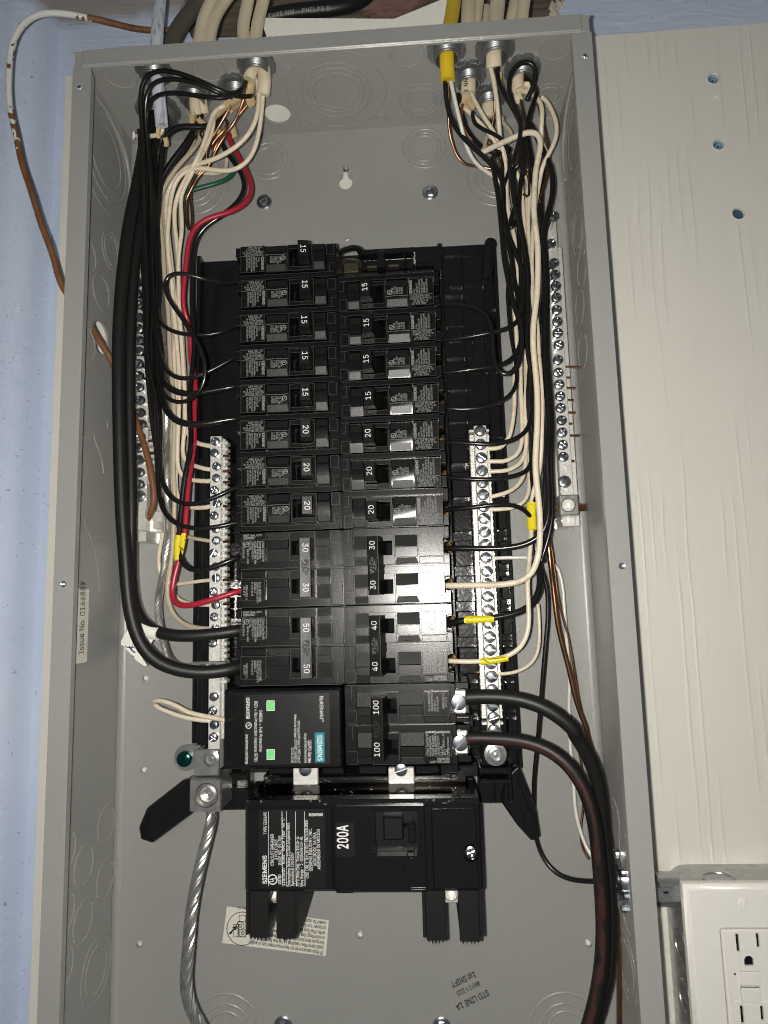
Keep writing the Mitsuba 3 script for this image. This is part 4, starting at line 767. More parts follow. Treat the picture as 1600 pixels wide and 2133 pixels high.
G1, gzt, gzb = ground_bar('ground_bar', 'silvery ground bar near the right side wall with bare copper tips poking out', -1, (1150, 462), (1190, 1096), 160.8, rsc, GY, [16, 5] + [8] * 8 + [5.5] * 9)
for u, v, r in ((1172, 979, 2.3), (1174, 1025, 2.3), (1177, 1085, 2.5)): c = at(u, v, GY); obj(G1 + '__empty_hole', lathe([(r + .3, .15), (r, .1), (r - .2, -1.6), (.01, -1.8)], c, n=18), 'm_tin', 25)
c = at(1176, 1004, GY); obj(G1 + '__large_screw', screw_head(c, 4.6, 2.6, slot=1.0, rot=.5), 'm_zinc', 25)
a, b = at(1164, 1031, GY - 14), at(1207, 1073, GY - 14); c = (a + b) / 2
obj(G1 + '__lug__bore', cat([lathe([(4.62, -5.8), (4.62, .04), (4.95, .06), (5.0, 0)], c * [1, 0, 1] + [-.5, GY - 14, 0], n=28), disc(c * [1, 0, 1] + [-.5, GY - 10.2, 0], 4.5, .1)]), 'm_slot', 30)
m = cb(a[0], b[0], GY - 14, GY + 8, b[2], a[2], .7) - manifold3d.Manifold.cylinder(6, 4.6, 4.6, 28).rotate([90, 0, 0]).translate([c[0] - .5, GY - 10, c[2]])
obj(G1 + '__lug', m, 'm_aluminium', 20); obj(G1 + '__lug__set_screw', lathe([(4.5, 0), (4.5, 3.4), (3.9, 3.9), (3.0, 3.9), (2.0, .8), (.01, .8)], c + [-.5, 4.2, 0], n=24), 'm_tin', 30)
for i, (u, v, L) in enumerate(((1176, 764, 11), (1179, 787, 3), (1178, 809, 6), (1181, 834, 4.2), (1184, 860, 4.8), (1184, 883, 2.6), (1183, 908, 7.2), (1185, 961, 2.4))):
    c = at(u, v, GY + 2); obj(G1 + '__wire_tip', tube([(160, GY + 2, c[2] + .3), (165.4 + L, GY + 2, c[2] - (.8 if i == 0 else 0))], 1.0, 8, sig=0)[0], 'm_copper')
c = at(1215, 1056, GY - 3); obj(G1 + '__wire_tip', strand([(150, GY - 3, c[2]), (172.5, GY - 3, c[2] - .3)], 2.9, 7), 'm_copper', 30)
lsc = [(289, 495), (287, 588), (287, 612), (289, 635), (289, 661), (289, 685), (290, 709), (290, 732), (289, 758), (290, 783), (290, 807), (292, 834), (293, 860), (295, 884), (293, 910), (289, 933), (290, 958), (291, 984), (291, 1009)]
G2, gzt2, gzb2 = ground_bar('ground_bar_001', 'silvery ground bar near the left side wall, half hidden behind the black cables', 1, (290, 480), (300, 1128), -155.2, lsc, GY, [10, 6] + [9] * 8 + [7] * 9)
COUNT['ground_bar'] = 2
c = at(292, 1034, GY); obj(G2 + '__large_screw', screw_head(c, 4.6, 2.6, slot=1.0, rot=.2), 'm_zinc', 25)
a, b = at(284, 1062, GY - 12), at(325, 1106, GY - 12)
obj(G2 + '__lug', cat([cb(a[0], a[0] + 5.2, GY - 12, GY + 6, b[2] + 1, a[2], .5), cb(a[0] + 4.8, a[0] + 7, GY - 13, GY + 6, b[2] + 1, a[2], .4), cb(a[0] + 6, b[0], GY - 1, GY + 4, b[2], a[2], .5), cb(b[0] - 4, b[0], GY - 8, GY + 2, b[2] + 2, a[2] - 8, .4), hull([(x, y, z) for x, y in ((a[0] + 6, GY - 4), (b[0] - 4, GY - 1)) for z in (b[2] + 6, b[2] + 1)] + [(a[0] + 6, GY, b[2] + 3)])]), 'm_tin', 20)
for v in np.arange(842, 1010, 13.5): c = at(317, v, GY); obj(G2 + '__slot_tooth', cb(-150.2, -145.4, GY + .6, GY + 8, c[2] - 1.4, c[2] + 1.4, .4), 'm_tin', 20)
for v in (846, 870, 896, 918, 943): c = at(316, v, GY); obj(G2 + '__wire_tip', tube([(-150.4, GY + 1.5, c[2]), (-145.0, GY + 1.5, c[2] + .2)], 1.1, 8, sig=0)[0], 'm_copper')

# ------------------------------------------------------------------ cable connectors through the top wall
def connector(i, sd, u, v, R):
    c = tw(u, v); r = R - 3.6; nm = f'{"left" if sd == "L" else "right"}'
    k = thing(newkey('cable_connector'), CONN[i], 'cable connector')
    ax = (0, 0, -1); z0 = -TH
    cc = np.array([c[0], c[1], z0])
    n = 48; a = np.arange(n) * 2 * np.pi / n; lob = 8
    prof = np.where((a * lob / (2 * np.pi)) % 1 < .74, R + .5, R - 1.3)
    cs = manifold3d.CrossSection([np.stack([prof * np.cos(a), prof * np.sin(a)], 1)]) - manifold3d.CrossSection([np.array(circ(0, 0, r, 28))])
    nut = raw(manifold3d.Manifold.extrude(cs, 3.6)); nut.vertices = nut.vertices * [1, 1, -1] + cc + [0, 0, -.2]; nut.faces = nut.faces[:, ::-1]
    teeth = [cb(R - 1.2, R + .5, -.35, .35, -3.2, -.4, .1) for _ in range(1)]
    ts = []
    for j in range(lob):
        for t in np.linspace(.08, .62, 6):
            th_ = (j + t) * 2 * np.pi / lob; q = np.array([(R + .45) * math.cos(th_), (R + .45) * math.sin(th_), -1.2]) + cc; ts.append(disc(q + [0, 0, .0], .5, 2.6, (0, 0, -1), 6))
    obj(k + '__locknut', cat([nut] + ts), 'm_dull_zinc', 25)
    pr = [(r - 1.6, -6)]; h = 0
    for j in range(6): pr += [(r, 1.2 + j * 1.35), (r - .5, 1.85 + j * 1.35)]
    pr += [(r - .2, 9.6), (r - .7, 10.4), (r - 1.7, 10.2), (r - 2.0, -6)]
    obj(k + '__threaded_bushing', cat([lathe(pr, cc, ax, 32), lathe([(r - 2.2, 0), (r + .4, 0), (r + .4, 2.4), (r - 2.2, 2.4)], cc + [0, 0, 1.5], (0, 0, 1), 28)]), 'm_dull_zinc', 30)
    return cc
CONN = ['galvanised cable connector holding the blue painted cable at the top left corner', 'large galvanised connector of the dark brown cable, behind the blue painted cable', 'galvanised connector of two white cables, third from the left on the top wall', 'galvanised connector with brown paper and copper hanging out, on the left half', 'galvanised connector of two white cables beside the open round hole', 'galvanised cable connector holding the yellow cable', 'galvanised connector holding the cable lettered NN 3, beside the yellow cable', 'galvanised connector of the white cable in the front row right of the yellow one', 'galvanised connector behind the arched black wire at the top right', 'galvanised connector at the back with a short stub of tan cable']
CC = [connector(i, *a) for i, a in enumerate(conn)]

# ------------------------------------------------------------------ conductors: traced by their places in the photograph, each with its own depth
CROP = {'A': (0, 0, 2.4615), 'B': (600, 0, 2.4615), 'L1': (260, 100, 5.3333), 'L2': (260, 380, 5.3333), 'L3': (220, 660, 5.3333), 'L4': (220, 940, 5.3333), 'L5': (220, 1220, 5.3333), 'R1': (900, 60, 5.3333), 'R2': (940, 340, 5.3333), 'R3': (940, 620, 5.3333), 'R4': (940, 900, 5.3333), 'R5': (940, 1180, 4.4444), 'R6': (940, 1500, 4.0), 'Z': (700, 1700, 2.6667), 'Q': (150, 1700, 2.6667), 'p': (0, 0, 1.0)}
def path(s):
    """'L1 10 20 -50; 30 40; L2 5 6 -30' -> points; the third number is the depth y, filled in between where left out."""
    out = []; cur = 'p'
    for tok in s.split(';'):
        w = tok.split()
        if w[0] in CROP: cur = w.pop(0)
        x0, y0, sc = CROP[cur]; out.append((x0 + float(w[0]) / sc, y0 + float(w[1]) / sc, float(w[2]) if len(w) > 2 else None))
    d = np.r_[0, np.cumsum([math.hypot(b[0] - a[0], b[1] - a[1]) for a, b in zip(out, out[1:])])]
    k = [i for i, o in enumerate(out) if o[2] is not None]
    Y = np.interp(d, d[k], [out[i][2] for i in k])
    return np.array([at(u, v, y) for (u, v, _), y in zip(out, Y)])
def wire(key, label, mt, wpx, s, cate='wire', group=None, n=12, sig=4.5, uv=False, step=2.0):
    q = path(s); r = wpx / 2 * np.mean([mmpp(p) for p in q])
    k = thing(newkey(key), label, cate, group)
    m, t = tube(q, r, n, step=step, sig=sig)
    scene[k] = dictof(m, mt, True, t if uv else None); return k
BLK, WHT, TAN, RED, CU = 'm_wire_black', 'm_wire_white', 'm_wire_tan', 'm_wire_red', 'm_copper'
def glyphs(q, s, h, lift, start=0.0, bold=True, back=False, gap=1.0, flip=0):
    """Lettering set glyph by glyph along the camera side of a cable."""
    q = smoothpath(q, 1.0, 2.0); d = np.r_[0, np.cumsum(np.linalg.norm(np.diff(q, axis=0), axis=1))]; at_ = start; out = []
    for ch in s:
        if ch != ' ':
            m = meshkit.text_mesh(ch, 1.0, .05, bold); w = m.vertices[:, 0].max() * h
            p = np.array([np.interp(at_ + w / 2, d, q[:, k]) for k in range(3)]); p2 = np.array([np.interp(at_ + w / 2 + 1, d, q[:, k]) for k in range(3)])
            t = (p2 - p) / max(np.linalg.norm(p2 - p), 1e-6); vw = p - CAM; vw /= np.linalg.norm(vw); up = np.cross(-vw, t) if not flip else -np.cross(-vw, t); up = np.cross(t, np.cross(up, t)); up /= np.linalg.norm(up); nn = np.cross(t, up) if not flip else np.cross(up, t) * -1
            v = m.vertices; m.vertices = p - vw * lift + np.outer(v[:, 0] * h - w / 2, t) + np.outer(v[:, 1] * h - h / 2, up) - np.outer(v[:, 2], vw); out.append(m); at_ += w + h * .22 * gap
        else: at_ += h * .5
    return cat(out)
def sheath(key, label, mt, s, ra, rb=None, cate='cable', n=20, side=None, group=None, wob=.0):
    k = thing(newkey(key), label, cate, group); q = path(s); scene[k] = dictof(tube(q, ra, n, rb, side=side, wob=wob)[0], mt, 40); return k, q
# cables that come down from above into the box
k, q = sheath('blue_painted_cable', 'pale blue painted flat cable, leftmost of the cables at the top', 'm_blue_sheath', 'p 336 -40 -56; 334 0 -62; 328 60 -72; 326 110 -76; 326 140 -77; 331 200 -74; 337 262 -70', 4.7, 3.4, side=(1, 0, 0))
k, q = sheath('brown_cable', 'thick olive brown cable slanting up behind the white cables at the top', 'm_brown_cable', 'p 330 230 -38; 338 160 -34; 350 110 -30; 372 60 -24; 402 20 -18; 440 -20 -14; 470 -50 -12', 8.0, 6.0)
k, q = sheath('white_cable', 'white cable printed with black lettering, second from the left above the box', 'm_sheath', 'p 410 242 -48; 405 190 -52; 410 130 -50; 414 85 -46; 424 35 -42; 440 0 -40; 462 -40 -36', 4.6, 3.9)
obj(k + '__lettering', glyphs(q[::-1], 'NM-B 14/2 XXXXX', 3.0, 4.75, 22, flip=0), 'm_ink', False)
sheath('white_cable', 'plain white cable beside the lettered one, third from the left above the box', 'm_sheath', 'p 424 240 -45; 416 190 -50; 428 130 -48; 436 85 -44; 448 35 -40; 470 0 -36; 500 -46 -32', 5.2, 4.3)
k, q = sheath('white_cable', 'white cable with the black print 2 WITH GR entering beside the round hole', 'm_sheath', 'p 519 165 -75; 524 130 -76; 510 90 -70; 506 60 -67; 511 30 -64; 517 0 -62; 524 -40 -58', 4.7, 4.2)
obj(k + '__lettering', glyphs(q[::-1], '14/2 WITH GROUND', 3.2, 4.95, 9), 'm_ink', False)
sheath('white_cable', 'plain white cable right of the one printed 2 WITH GR, above the box', 'm_sheath', 'p 548 197 -71; 546 130 -74; 532 90 -68; 535 60 -65; 541 30 -62; 549 0 -60; 556 -40 -56', 4.9, 4.2)
k, q = sheath('black_cable', 'thick black cable with grey lettering lying across the wall opening', 'm_cable_black', 'p 505 52 -30; 545 38 -30; 600 26 -30; 660 19 -29; 715 12 -28; 752 -2 -24; 775 -30 -18', 6.0, 5.4)
obj(k + '__lettering', glyphs(q, 'TYPE NM - PHELPS D', 3.1, 6.2, 22, False), 'm_faint_print', False)
k, q = sheath('yellow_cable', 'bright yellow cable coming down into the top of the box', 'm_yellow', 'p 951 -50 -50; 946 0 -58; 938 50 -68; 933 75 -75; 930 100 -77; 931 135 -74; 933 168 -71', 5.3, 4.4, side=(1, .1, 0))
k, q = sheath('white_cable', 'white cable lettered NN 3 just right of the yellow cable', 'm_sheath', 'p 980 -50 -34; 977 0 -40; 975 50 -47; 975 90 -51; 976 130 -52; 976 165 -51; 975 194 -49', 5.6, 4.3, side=(1, 0, 0))
obj(k + '__lettering', cat([glyphs(path('p 971 163 -51; 971 177 -50; 971 192 -49'), 'NN 3', 2.6, 5.3, 0, True)]), 'm_ink', False)
sheath('white_cable', 'white cable ending in a neat square cut, front row, second right of the yellow cable', 'm_sheath', 'p 1042 -50 -50; 1037 0 -58; 1032 50 -68; 1029 80 -74; 1028 105 -75; 1029 140 -71', 5.6, 4.3, side=(1, 0, 0))
sheath('white_cable', 'white cable at the far right above the box, torn open below its connector', 'm_sheath', 'p 1098 -50 -34; 1092 0 -42; 1086 50 -48; 1084 100 -52; 1078 140 -54; 1076 165 -53; 1080 186 -51', 5.0, 4.1)
sheath('white_cable', 'white cable beside the rightmost one above the box', 'm_sheath', 'p 1080 -50 -30; 1074 0 -36; 1066 40 -42; 1062 90 -44; 1072 130 -50', 4.6, 4.0)
sheath('white_cable', 'short tan cable stub in the rear right connector', 'm_sheath', 'p 1010 20 -10; 1012 100 -22; 1014 170 -27; 1018 210 -28; 1020 246 -26', 5.6, 4.4, side=(1, 0, 0))
sheath('white_cable', 'white cable seen between the yellow one and the lettered one above the box', 'm_sheath', 'p 1002 -40 -28; 996 10 -36; 990 60 -42; 988 100 -44', 4.4, 4.0)
k = thing('white_card', 'white paper card standing on top of the box beside the yellow cable', 'card')
pts = [(543, 38), (560, 92), (938, 66), (945, -6), (934, -6), (821, 40), (700, 39)]
c = xz(*pts, Y=-52); scene[k] = dictof(cat([prism(c[::-1] if False else c, -52.4, -52)]), 'm_paper', False)
obj(k + '__folded_flap', cb(-82, -18, -52, -1.5, .3, .7, .05), 'm_paper')

# old ground conductor: white painted, flaking, then bare brown; goes in through the side wall
k = thing('ground_conductor', 'old copper ground wire with flaking white paint curving over the blue wall', 'ground wire')
q = np.vstack([path('p 372 64 -22; A 880 157 -26; 790 156 -30; 680 145 -38; 560 115 -48; 450 90 -56; 340 70 -60; 230 65 -64; 150 95 -68; 90 160 -70; 60 240 -70; 48 340 -70; 45 480 -70; 60 600 -70; 85 700 -70; 110 830 -69; 150 950 -68; 190 1080 -67; 230 1200 -66; 272 1310 -64; p 120 572 -62; 136 610 -59; 160 650 -54; 190 690 -50')])
e = atx(207, 708, -178); q = np.vstack([q[:-2], [q[-2] * .4 + np.array([-186, -52, q[-2][2]]) * .6], e + [-2.5, 0, 3], e + [6, 1, -10], path('p 243 775 -40; 262 812 -36; 279 862 -36; L3 380 1280 -38; 430 1420 -39; L4 475 110 -40; 505 230 -40; 530 400 -40; 540 540 -39; 525 660 -37; 480 740 -33; 430 785 -29')])
r = 12.6 / 2 * mmpp(q[10]); scene[k] = dictof(tube(q, r, 14, wob=.10)[0], 'm_pipe', True)

# ---- left: black conductors
wire('black_wire', 'black wire arching highest over the blue painted cable at the top left', BLK, 9.2, 'L1 1425 530 -66; 1300 545 -70; 1180 532 -76; 1000 445 -82; 800 352 -85; 620 282 -86; 480 243 -86; 380 228 -86; 270 255 -85; 190 320 -83; 165 430 -80; 168 600 -76; 185 800 -70; 200 1000 -66; 205 1200 -62; 205 1400 -60; 205 1600 -58; L2 205 300 -56; 215 600 -56; 228 900 -56; 240 1200 -56; 250 1500 -56; L3 455 100 -55; 462 400 -54; 478 560 -54; 505 680 -53; 545 800 -53; 575 1000 -52; L4 588 60 -50; 600 260 -50; 640 400 -50; 705 510 -53; 800 585 -56; 920 612 -58; 1050 580 -59; 1200 520 -59; 1330 458 -57; 1450 405 -54; 1490 390 -53', group=None)
wire('black_wire', 'black wire of the second arch over the blue painted cable, under the highest one', BLK, 9.2, 'L1 1190 545 -70; 1080 512 -75; 1000 482 -78; 850 402 -81; 650 348 -83; 480 334 -83; 350 338 -83; 265 390 -82; 228 480 -78; 222 700 -72; 235 900 -66; 250 1100 -62; 275 1300 -58; 285 1590 -54; L2 290 300 -50; 300 600 -48; 310 1000 -46; 320 1400 -45; L3 510 100 -45; 500 400 -45; 520 700 -45; 545 1000 -45; L4 560 0 -44; 578 200 -44; 585 420 -45; 605 590 -48; 650 700 -52; 720 780 -55; 830 840 -57; 960 868 -58; 1130 862 -58; 1300 828 -56; 1450 795 -53; 1490 790 -52')
wire('black_wire', 'black wire of the lowest arch in front of the blue painted cable', BLK, 9.2, 'L1 1365 330 -70; 1332 420 -72; 1262 510 -75; 1150 560 -78; 980 563 -80; 820 530 -80; 650 502 -80; 480 490 -80; 350 500 -80; 275 540 -78; 240 620 -74; 240 800 -68; 255 1000 -62; 285 1250 -56; 300 1590 -52; L2 318 300 -48; 335 600 -46; 350 900 -46; 362 1200 -46; L3 545 0 -46; 575 300 -46; 610 480 -48; 645 555 -51; 690 625 -54; 765 688 -57; 860 708 -58; 960 692 -58; 1080 650 -58; 1160 605 -57; 1300 527 -56; 1425 457 -54; 1460 440 -53')
wire('black_wire', 'black wire bending level to the left behind the white pair, then down', BLK, 12.5, 'L1 1080 760 -50; 1050 830 -52; 1000 880 -54; 920 892 -56; 800 878 -58; 680 862 -60; 565 860 -60; 485 892 -60; 435 965 -58; 418 1100 -56; 402 1300 -52; 385 1590 -48; L2 375 250 -44; 350 500 -42; 340 800 -41; 345 1100 -40; 360 1400 -40; L3 560 0 -40; 600 230 -42; 625 450 -42; 618 640 -46; 640 730 -50; 690 795 -54; 770 842 -57; 880 872 -58; 1000 862 -58; 1110 832 -57; 1280 803 -56; 1425 776 -54; 1460 768 -53')
wire('black_wire', 'thick black wire coming steeply out of the cut white sheath on the left', BLK, 13, 'L1 848 735 -48; 795 870 -48; 740 980 -48; 640 1120 -47; 540 1240 -46; 460 1330 -45; 415 1440 -43; 375 1590 -41; L2 330 200 -39; 300 420 -37; 280 700 -36; 285 1000 -36; 300 1400 -36; L3 500 100 -36; 540 400 -38; 575 640 -42; 610 850 -46; 650 1000 -50; 690 1085 -54; 755 1155 -57; 860 1200 -59; 1000 1208 -59; 1150 1185 -58; 1300 1150 -56; 1430 1135 -54; 1470 1130 -53')
wire('black_wire', 'black wire dropping beside the dark connector at the top left', BLK, 12, 'L1 770 960 -36; 690 1100 -36; 600 1230 -36; 500 1350 -36; 440 1480 -36; 400 1590 -35; L2 320 200 -30; 270 420 -28; 250 700 -27; 260 1000 -27; 280 1500 -28; L3 470 200 -28; 500 500 -28; 560 800 -28; 590 1100 -28; L4 605 0 -28')
wire('black_wire', 'black wire looping right out of the bundle into the second breaker on the left', BLK, 8.4, 'L2 1235 1118 -53; 1190 1128 -55; 1100 1135 -60; 980 1118 -66; 850 1062 -71; 700 1010 -74; 560 985 -75; 480 985 -75; 425 1022 -74; 408 1090 -72; 440 1220 -72; 520 1350 -73; 600 1460 -74; 680 1560 -75; L3 850 30 -76; 940 150 -77; 1020 265 -77; 1085 385 -76; 1122 520 -75; 1120 680 -74; 1085 800 -72; 1010 905 -70; 900 962 -68; 800 970 -66; 700 935 -63; 645 880 -58; 605 780 -52; 585 600 -46; 560 300 -44; 530 0 -44')
wire('black_wire', 'short black wire crossing the white bundle into the third breaker on the left', BLK, 8.2, 'L3 1460 95 -53; 1420 115 -54; 1330 162 -57; 1200 200 -60; 1060 214 -61; 900 203 -61; 760 176 -60; 655 123 -57; 600 75 -52; 560 -20 -48; L2 390 1300 -46; 385 1000 -46; 372 600 -46; 350 300 -46; 330 50 -48')
for i, s in enumerate(('L1 160 900 -62; 175 1100 -58; 170 1590 -54; L2 185 300 -50; 195 700 -48; 215 1200 -46; L3 440 0 -46; 450 400 -44; 480 800 -42; 520 1200 -40; L4 580 60 -38', 'L1 330 880 -40; 330 1050 -40; 345 1300 -38; 340 1590 -36; L2 260 300 -42; 240 800 -42; 262 1400 -42; L3 480 200 -40; 520 700 -38; 560 1100 -36; L4 585 50 -35', 'L1 250 1000 -50; 250 1300 -46; 235 1590 -42; L2 225 300 -40; 262 700 -38; 300 1200 -38; L3 520 100 -38; 545 500 -37; 570 900 -36; L4 590 0 -36')):
    wire('black_wire', 'black wire hidden among the others in the left black bundle', BLK, 9.5, s, group='black wires deep in the left bundle')
# ---- left: heavy range cables
wire('heavy_black_cable', 'thick black cable sweeping down the left side into the lower pole of the 50 breaker', 'm_cable_black', 27, 'p 318 238 -38; 303 292 -44; 287 380 -54; 270 460 -62; 257 560 -68; 248 680 -72; 247 800 -74; 250 950 -74; 256 1100 -74; 264 1206 -74; 273 1285 -74; L5 312 450 -74; 348 590 -74; 405 700 -74; 482 800 -73; 600 878 -72; 780 938 -70; 960 968 -68; 1140 975 -66; 1300 950 -64; 1430 915 -60; 1500 900 -57; 1545 895 -54', 'cable', n=18, sig=5)
wire('heavy_black_cable', 'thick black cable with the white paper flag, entering the 50 breaker', 'm_cable_black', 23.5, 'p 330 238 -34; 322 292 -36; 304 380 -42; 292 460 -48; 279 560 -52; 272 680 -54; 270 800 -55; 272 950 -55; 274 1080 -56; 272 1180 -56; 276 1250 -57; 288 1292 -58; L5 440 470 -60; 520 505 -62; 610 545 -63; 760 565 -64; 900 565 -64; 1050 555 -63; 1200 540 -62; 1350 520 -60; 1480 500 -57; 1530 495 -55', 'cable', n=18, sig=5, uv=True)
# ---- left: pair of 30 amp conductors
wire('black_wire', 'thick black wire beside the red one, ending at the 30 breaker on the left', BLK, 10.6, 'L1 1075 1040 -34; 1110 1130 -34; 1200 1250 -34; 1290 1370 -34; 1335 1480 -36; L2 1345 30 -38; 1318 150 -40; 1225 262 -43; 1085 362 -46; 950 440 -46; 840 505 -44; 775 640 -42; 748 900 -40; 748 1200 -38; 752 1500 -38; L3 985 100 -38; 988 300 -38; 975 500 -38; 948 700 -40; 933 900 -42; 930 1100 -43; 950 1250 -44; 962 1350 -46; 935 1480 -48; L4 950 20 -50; 905 150 -52; 868 350 -52; 842 600 -52; 822 850 -53; 808 1000 -54; 800 1150 -55; 812 1230 -56; 865 1300 -58; 940 1342 -60; 1040 1346 -61; 1160 1310 -61; 1290 1252 -60; 1400 1205 -58; 1500 1180 -55')
wire('red_wire', 'red insulated wire running down the left bundle into the 30 breaker', RED, 11.2, 'L1 1145 960 -40; 1190 1085 -39; 1260 1205 -39; 1330 1312 -40; 1388 1440 -41; 1420 1575 -43; L2 1420 90 -44; 1388 195 -46; 1300 275 -48; 1170 332 -50; 1000 372 -52; 860 410 -53; 768 490 -53; 712 620 -52; 690 800 -50; 672 1000 -48; 648 1200 -46; 638 1350 -44; 662 1480 -42; 720 1575 -40; L3 912 60 -36; 940 180 -34; 938 350 -32; 945 520 -32; 985 640 -33; 1008 730 -34; 1000 850 -35; 985 1000 -36; 985 1170 -38; L4 970 50 -42; 938 200 -46; 915 400 -48; 900 600 -50; 888 800 -51; 878 950 -52; 850 1080 -53; 815 1200 -54; 790 1290 -55; 760 1400 -55; 735 1500 -55; L5 728 40 -55; 718 130 -55; 738 205 -57; 800 240 -60; 880 236 -62; 1000 212 -63; 1150 168 -63; 1300 117 -62; 1420 78 -60; 1500 55 -57; 1540 45 -55', sig=4)
# ---- left: white conductors
wire('white_wire', 'outermost white wire swinging right from the sheath by the round hole, then down', WHT, 9.2, 'L1 1535 500 -66; 1522 700 -66; 1500 900 -64; 1460 1100 -62; 1400 1240 -60; 1300 1340 -58; 1180 1382 -57; 1050 1370 -57; 900 1335 -57; 780 1318 -57; 680 1330 -56; 600 1395 -54; 545 1500 -52; L2 525 60 -50; 500 250 -48; 482 450 -46; 470 600 -45; 480 800 -44; 512 1000 -42; 535 1200 -40; 548 1500 -38; L3 775 60 -37; 782 250 -36; 805 450 -36; 822 650 -36; 818 850 -36; 810 1200 -36; 798 1400 -36; L4 795 0 -36; 788 200 -34; 790 280 -32; 830 300 -32; 950 325 -36; 1100 333 -40; 1195 330 -41')
wire('white_wire', 'white wire making the inner swing from the sheath by the round hole', WHT, 9.2, 'L1 1455 335 -70; 1488 450 -70; 1495 600 -70; 1472 780 -69; 1420 920 -67; 1330 1030 -65; 1200 1130 -63; 1050 1215 -61; 900 1275 -59; 800 1290 -56; 700 1300 -52; 620 1355 -50; 560 1430 -48; 510 1530 -46; L2 490 40 -44; 455 150 -43; 448 300 -42; 468 450 -39; 485 600 -37; 500 750 -36; 520 900 -35; 540 1100 -34; 555 1350 -33; L3 800 0 -32; 815 120 -31; 845 60 -31; 850 200 -30; 860 400 -30; 872 600 -30; 885 800 -30; 880 1000 -30; 890 1240 -30; 905 1340 -31; 960 1395 -34; 1040 1415 -38; 1130 1430 -41; 1195 1442 -42')
wire('white_wire', 'white wire dropping from the torn brown paper on the left', WHT, 9.2, 'L1 1110 640 -60; 1040 668 -60; 975 715 -60; 942 800 -60; 928 900 -60; 905 1000 -60; 862 1120 -60; 800 1230 -60; 765 1320 -59; 720 1390 -54; 650 1480 -50; 610 1590 -47; L2 570 150 -45; 545 350 -43; 552 500 -42; 575 650 -41; 590 760 -40; 598 900 -38; 600 1100 -36; 595 1200 -34; L3 800 0 -30; 765 350 -28; 760 600 -27; 790 800 -27; 800 1100 -27; 800 1400 -27; L4 790 0 -27; 775 400 -26; 790 560 -26; 930 632 -32; 1050 632 -38; 1195 608 -42')
wire('white_wire', 'white wire next to the copper strands, rightmost of the left whites at the top', WHT, 8.8, 'L1 990 790 -56; 972 930 -56; 938 1050 -56; 878 1150 -57; 800 1290 -57; 745 1390 -55; 690 1490 -52; 655 1590 -50; L2 635 60 -48; 610 180 -46; 612 280 -45; 640 400 -44; 648 520 -43; 622 640 -42; 598 740 -41; 592 900 -40; 598 1050 -39; 600 1200 -38; 610 1450 -36; L3 830 150 -35; 845 300 -34; 862 500 -34; 870 700 -34; 885 830 -34; 880 960 -34; 885 1100 -34; 860 1400 -32; L4 835 60 -30; 850 110 -30; 950 155 -36; 1080 192 -40; 1195 198 -42')
wire('white_wire', 'greyish white wire at the left edge of the white bundle', TAN, 9.6, 'L1 845 940 -34; 800 1090 -36; 700 1200 -38; 600 1290 -38; 520 1400 -37; 450 1510 -36; 400 1590 -35; L2 385 150 -34; 382 300 -34; 400 500 -34; 425 700 -34; 432 900 -33; 445 1100 -32; 470 1300 -31; 490 1500 -30; L3 705 50 -30; 708 300 -30; 728 600 -30; 755 900 -31; 768 1200 -31; 758 1400 -31; L4 752 0 -31; 752 200 -31; 765 400 -30; 768 560 -28; 762 760 -27; 750 1000 -26; 738 1200 -26; 700 1400 -26; L5 670 50 -26; 690 200 -27; 750 345 -29; 850 432 -32; 960 468 -36; 1100 480 -40; 1195 475 -42')
wire('white_wire', 'dull white wire behind the thick black one at the upper left', TAN, 9.6, 'L1 770 1010 -30; 720 1100 -31; 650 1200 -32; 590 1290 -32; 530 1400 -31; 470 1590 -30; L2 420 200 -28; 430 500 -27; 460 800 -26; 500 1100 -25; 510 1400 -25; L3 745 100 -25; 740 500 -24; 750 900 -24; 745 1400 -24; L4 745 300 -23; 720 700 -23; 690 900 -23')
wire('white_wire', 'short white wire passing under the green one near the top left', WHT, 8.5, 'L1 1135 1230 -14; 1125 1340 -16; 1090 1405 -20; 980 1405 -26; 860 1380 -32; 760 1365 -38; 690 1400 -42')
wire('white_wire', 'short white wire from the blue painted cable pointing left at the corner', WHT, 8.8, 'L1 420 890 -66; 408 940 -64; 350 980 -62; 270 992 -60; 180 985 -56; 110 975 -52')
obj('white_wire_007__cut_end', disc(path('L1 112 975 -52.2')[0], 3.1, 1.5, (-1, -.4, .1)), 'm_print')
wire('white_wire', 'white wire bulging left behind the twisted aluminium cable', WHT, 8.4, 'L4 640 700 -20; 645 800 -20; 640 940 -22; 605 1060 -24; 575 1180 -25; 572 1290 -25; 600 1390 -24; 640 1450 -23; 690 1520 -22; L5 720 40 -22; 775 125 -24; 830 185 -28; 920 205 -34; 1060 212 -40; 1190 215 -43')
wire('white_wire', 'white wire leaving the yellow tape toward the left neutral bar', TAN, 7.8, 'L4 780 860 -30; 840 940 -32; 910 962 -36; 1000 972 -40; 1100 988 -42; 1190 1000 -43')
wire('white_wire', 'white wire emerging behind the red wire toward the left neutral bar', WHT, 7.6, 'L4 700 1440 -26; 740 1485 -28; 800 1482 -32; 900 1462 -38; 1050 1442 -42; 1190 1430 -43')
k = wire('white_wire', 'white wire doubled back in a long loop beside the surge protector', WHT, 9.6, 'L5 1165 1498 -44; 1100 1497 -44; 1000 1487 -44; 800 1440 -42; 640 1378 -40; 545 1330 -40; 512 1298 -42; 530 1276 -46; 590 1272 -48; 680 1292 -50; 800 1340 -52; 900 1400 -54; 1050 1440 -56; 1200 1470 -58; 1330 1490 -60', sig=2)
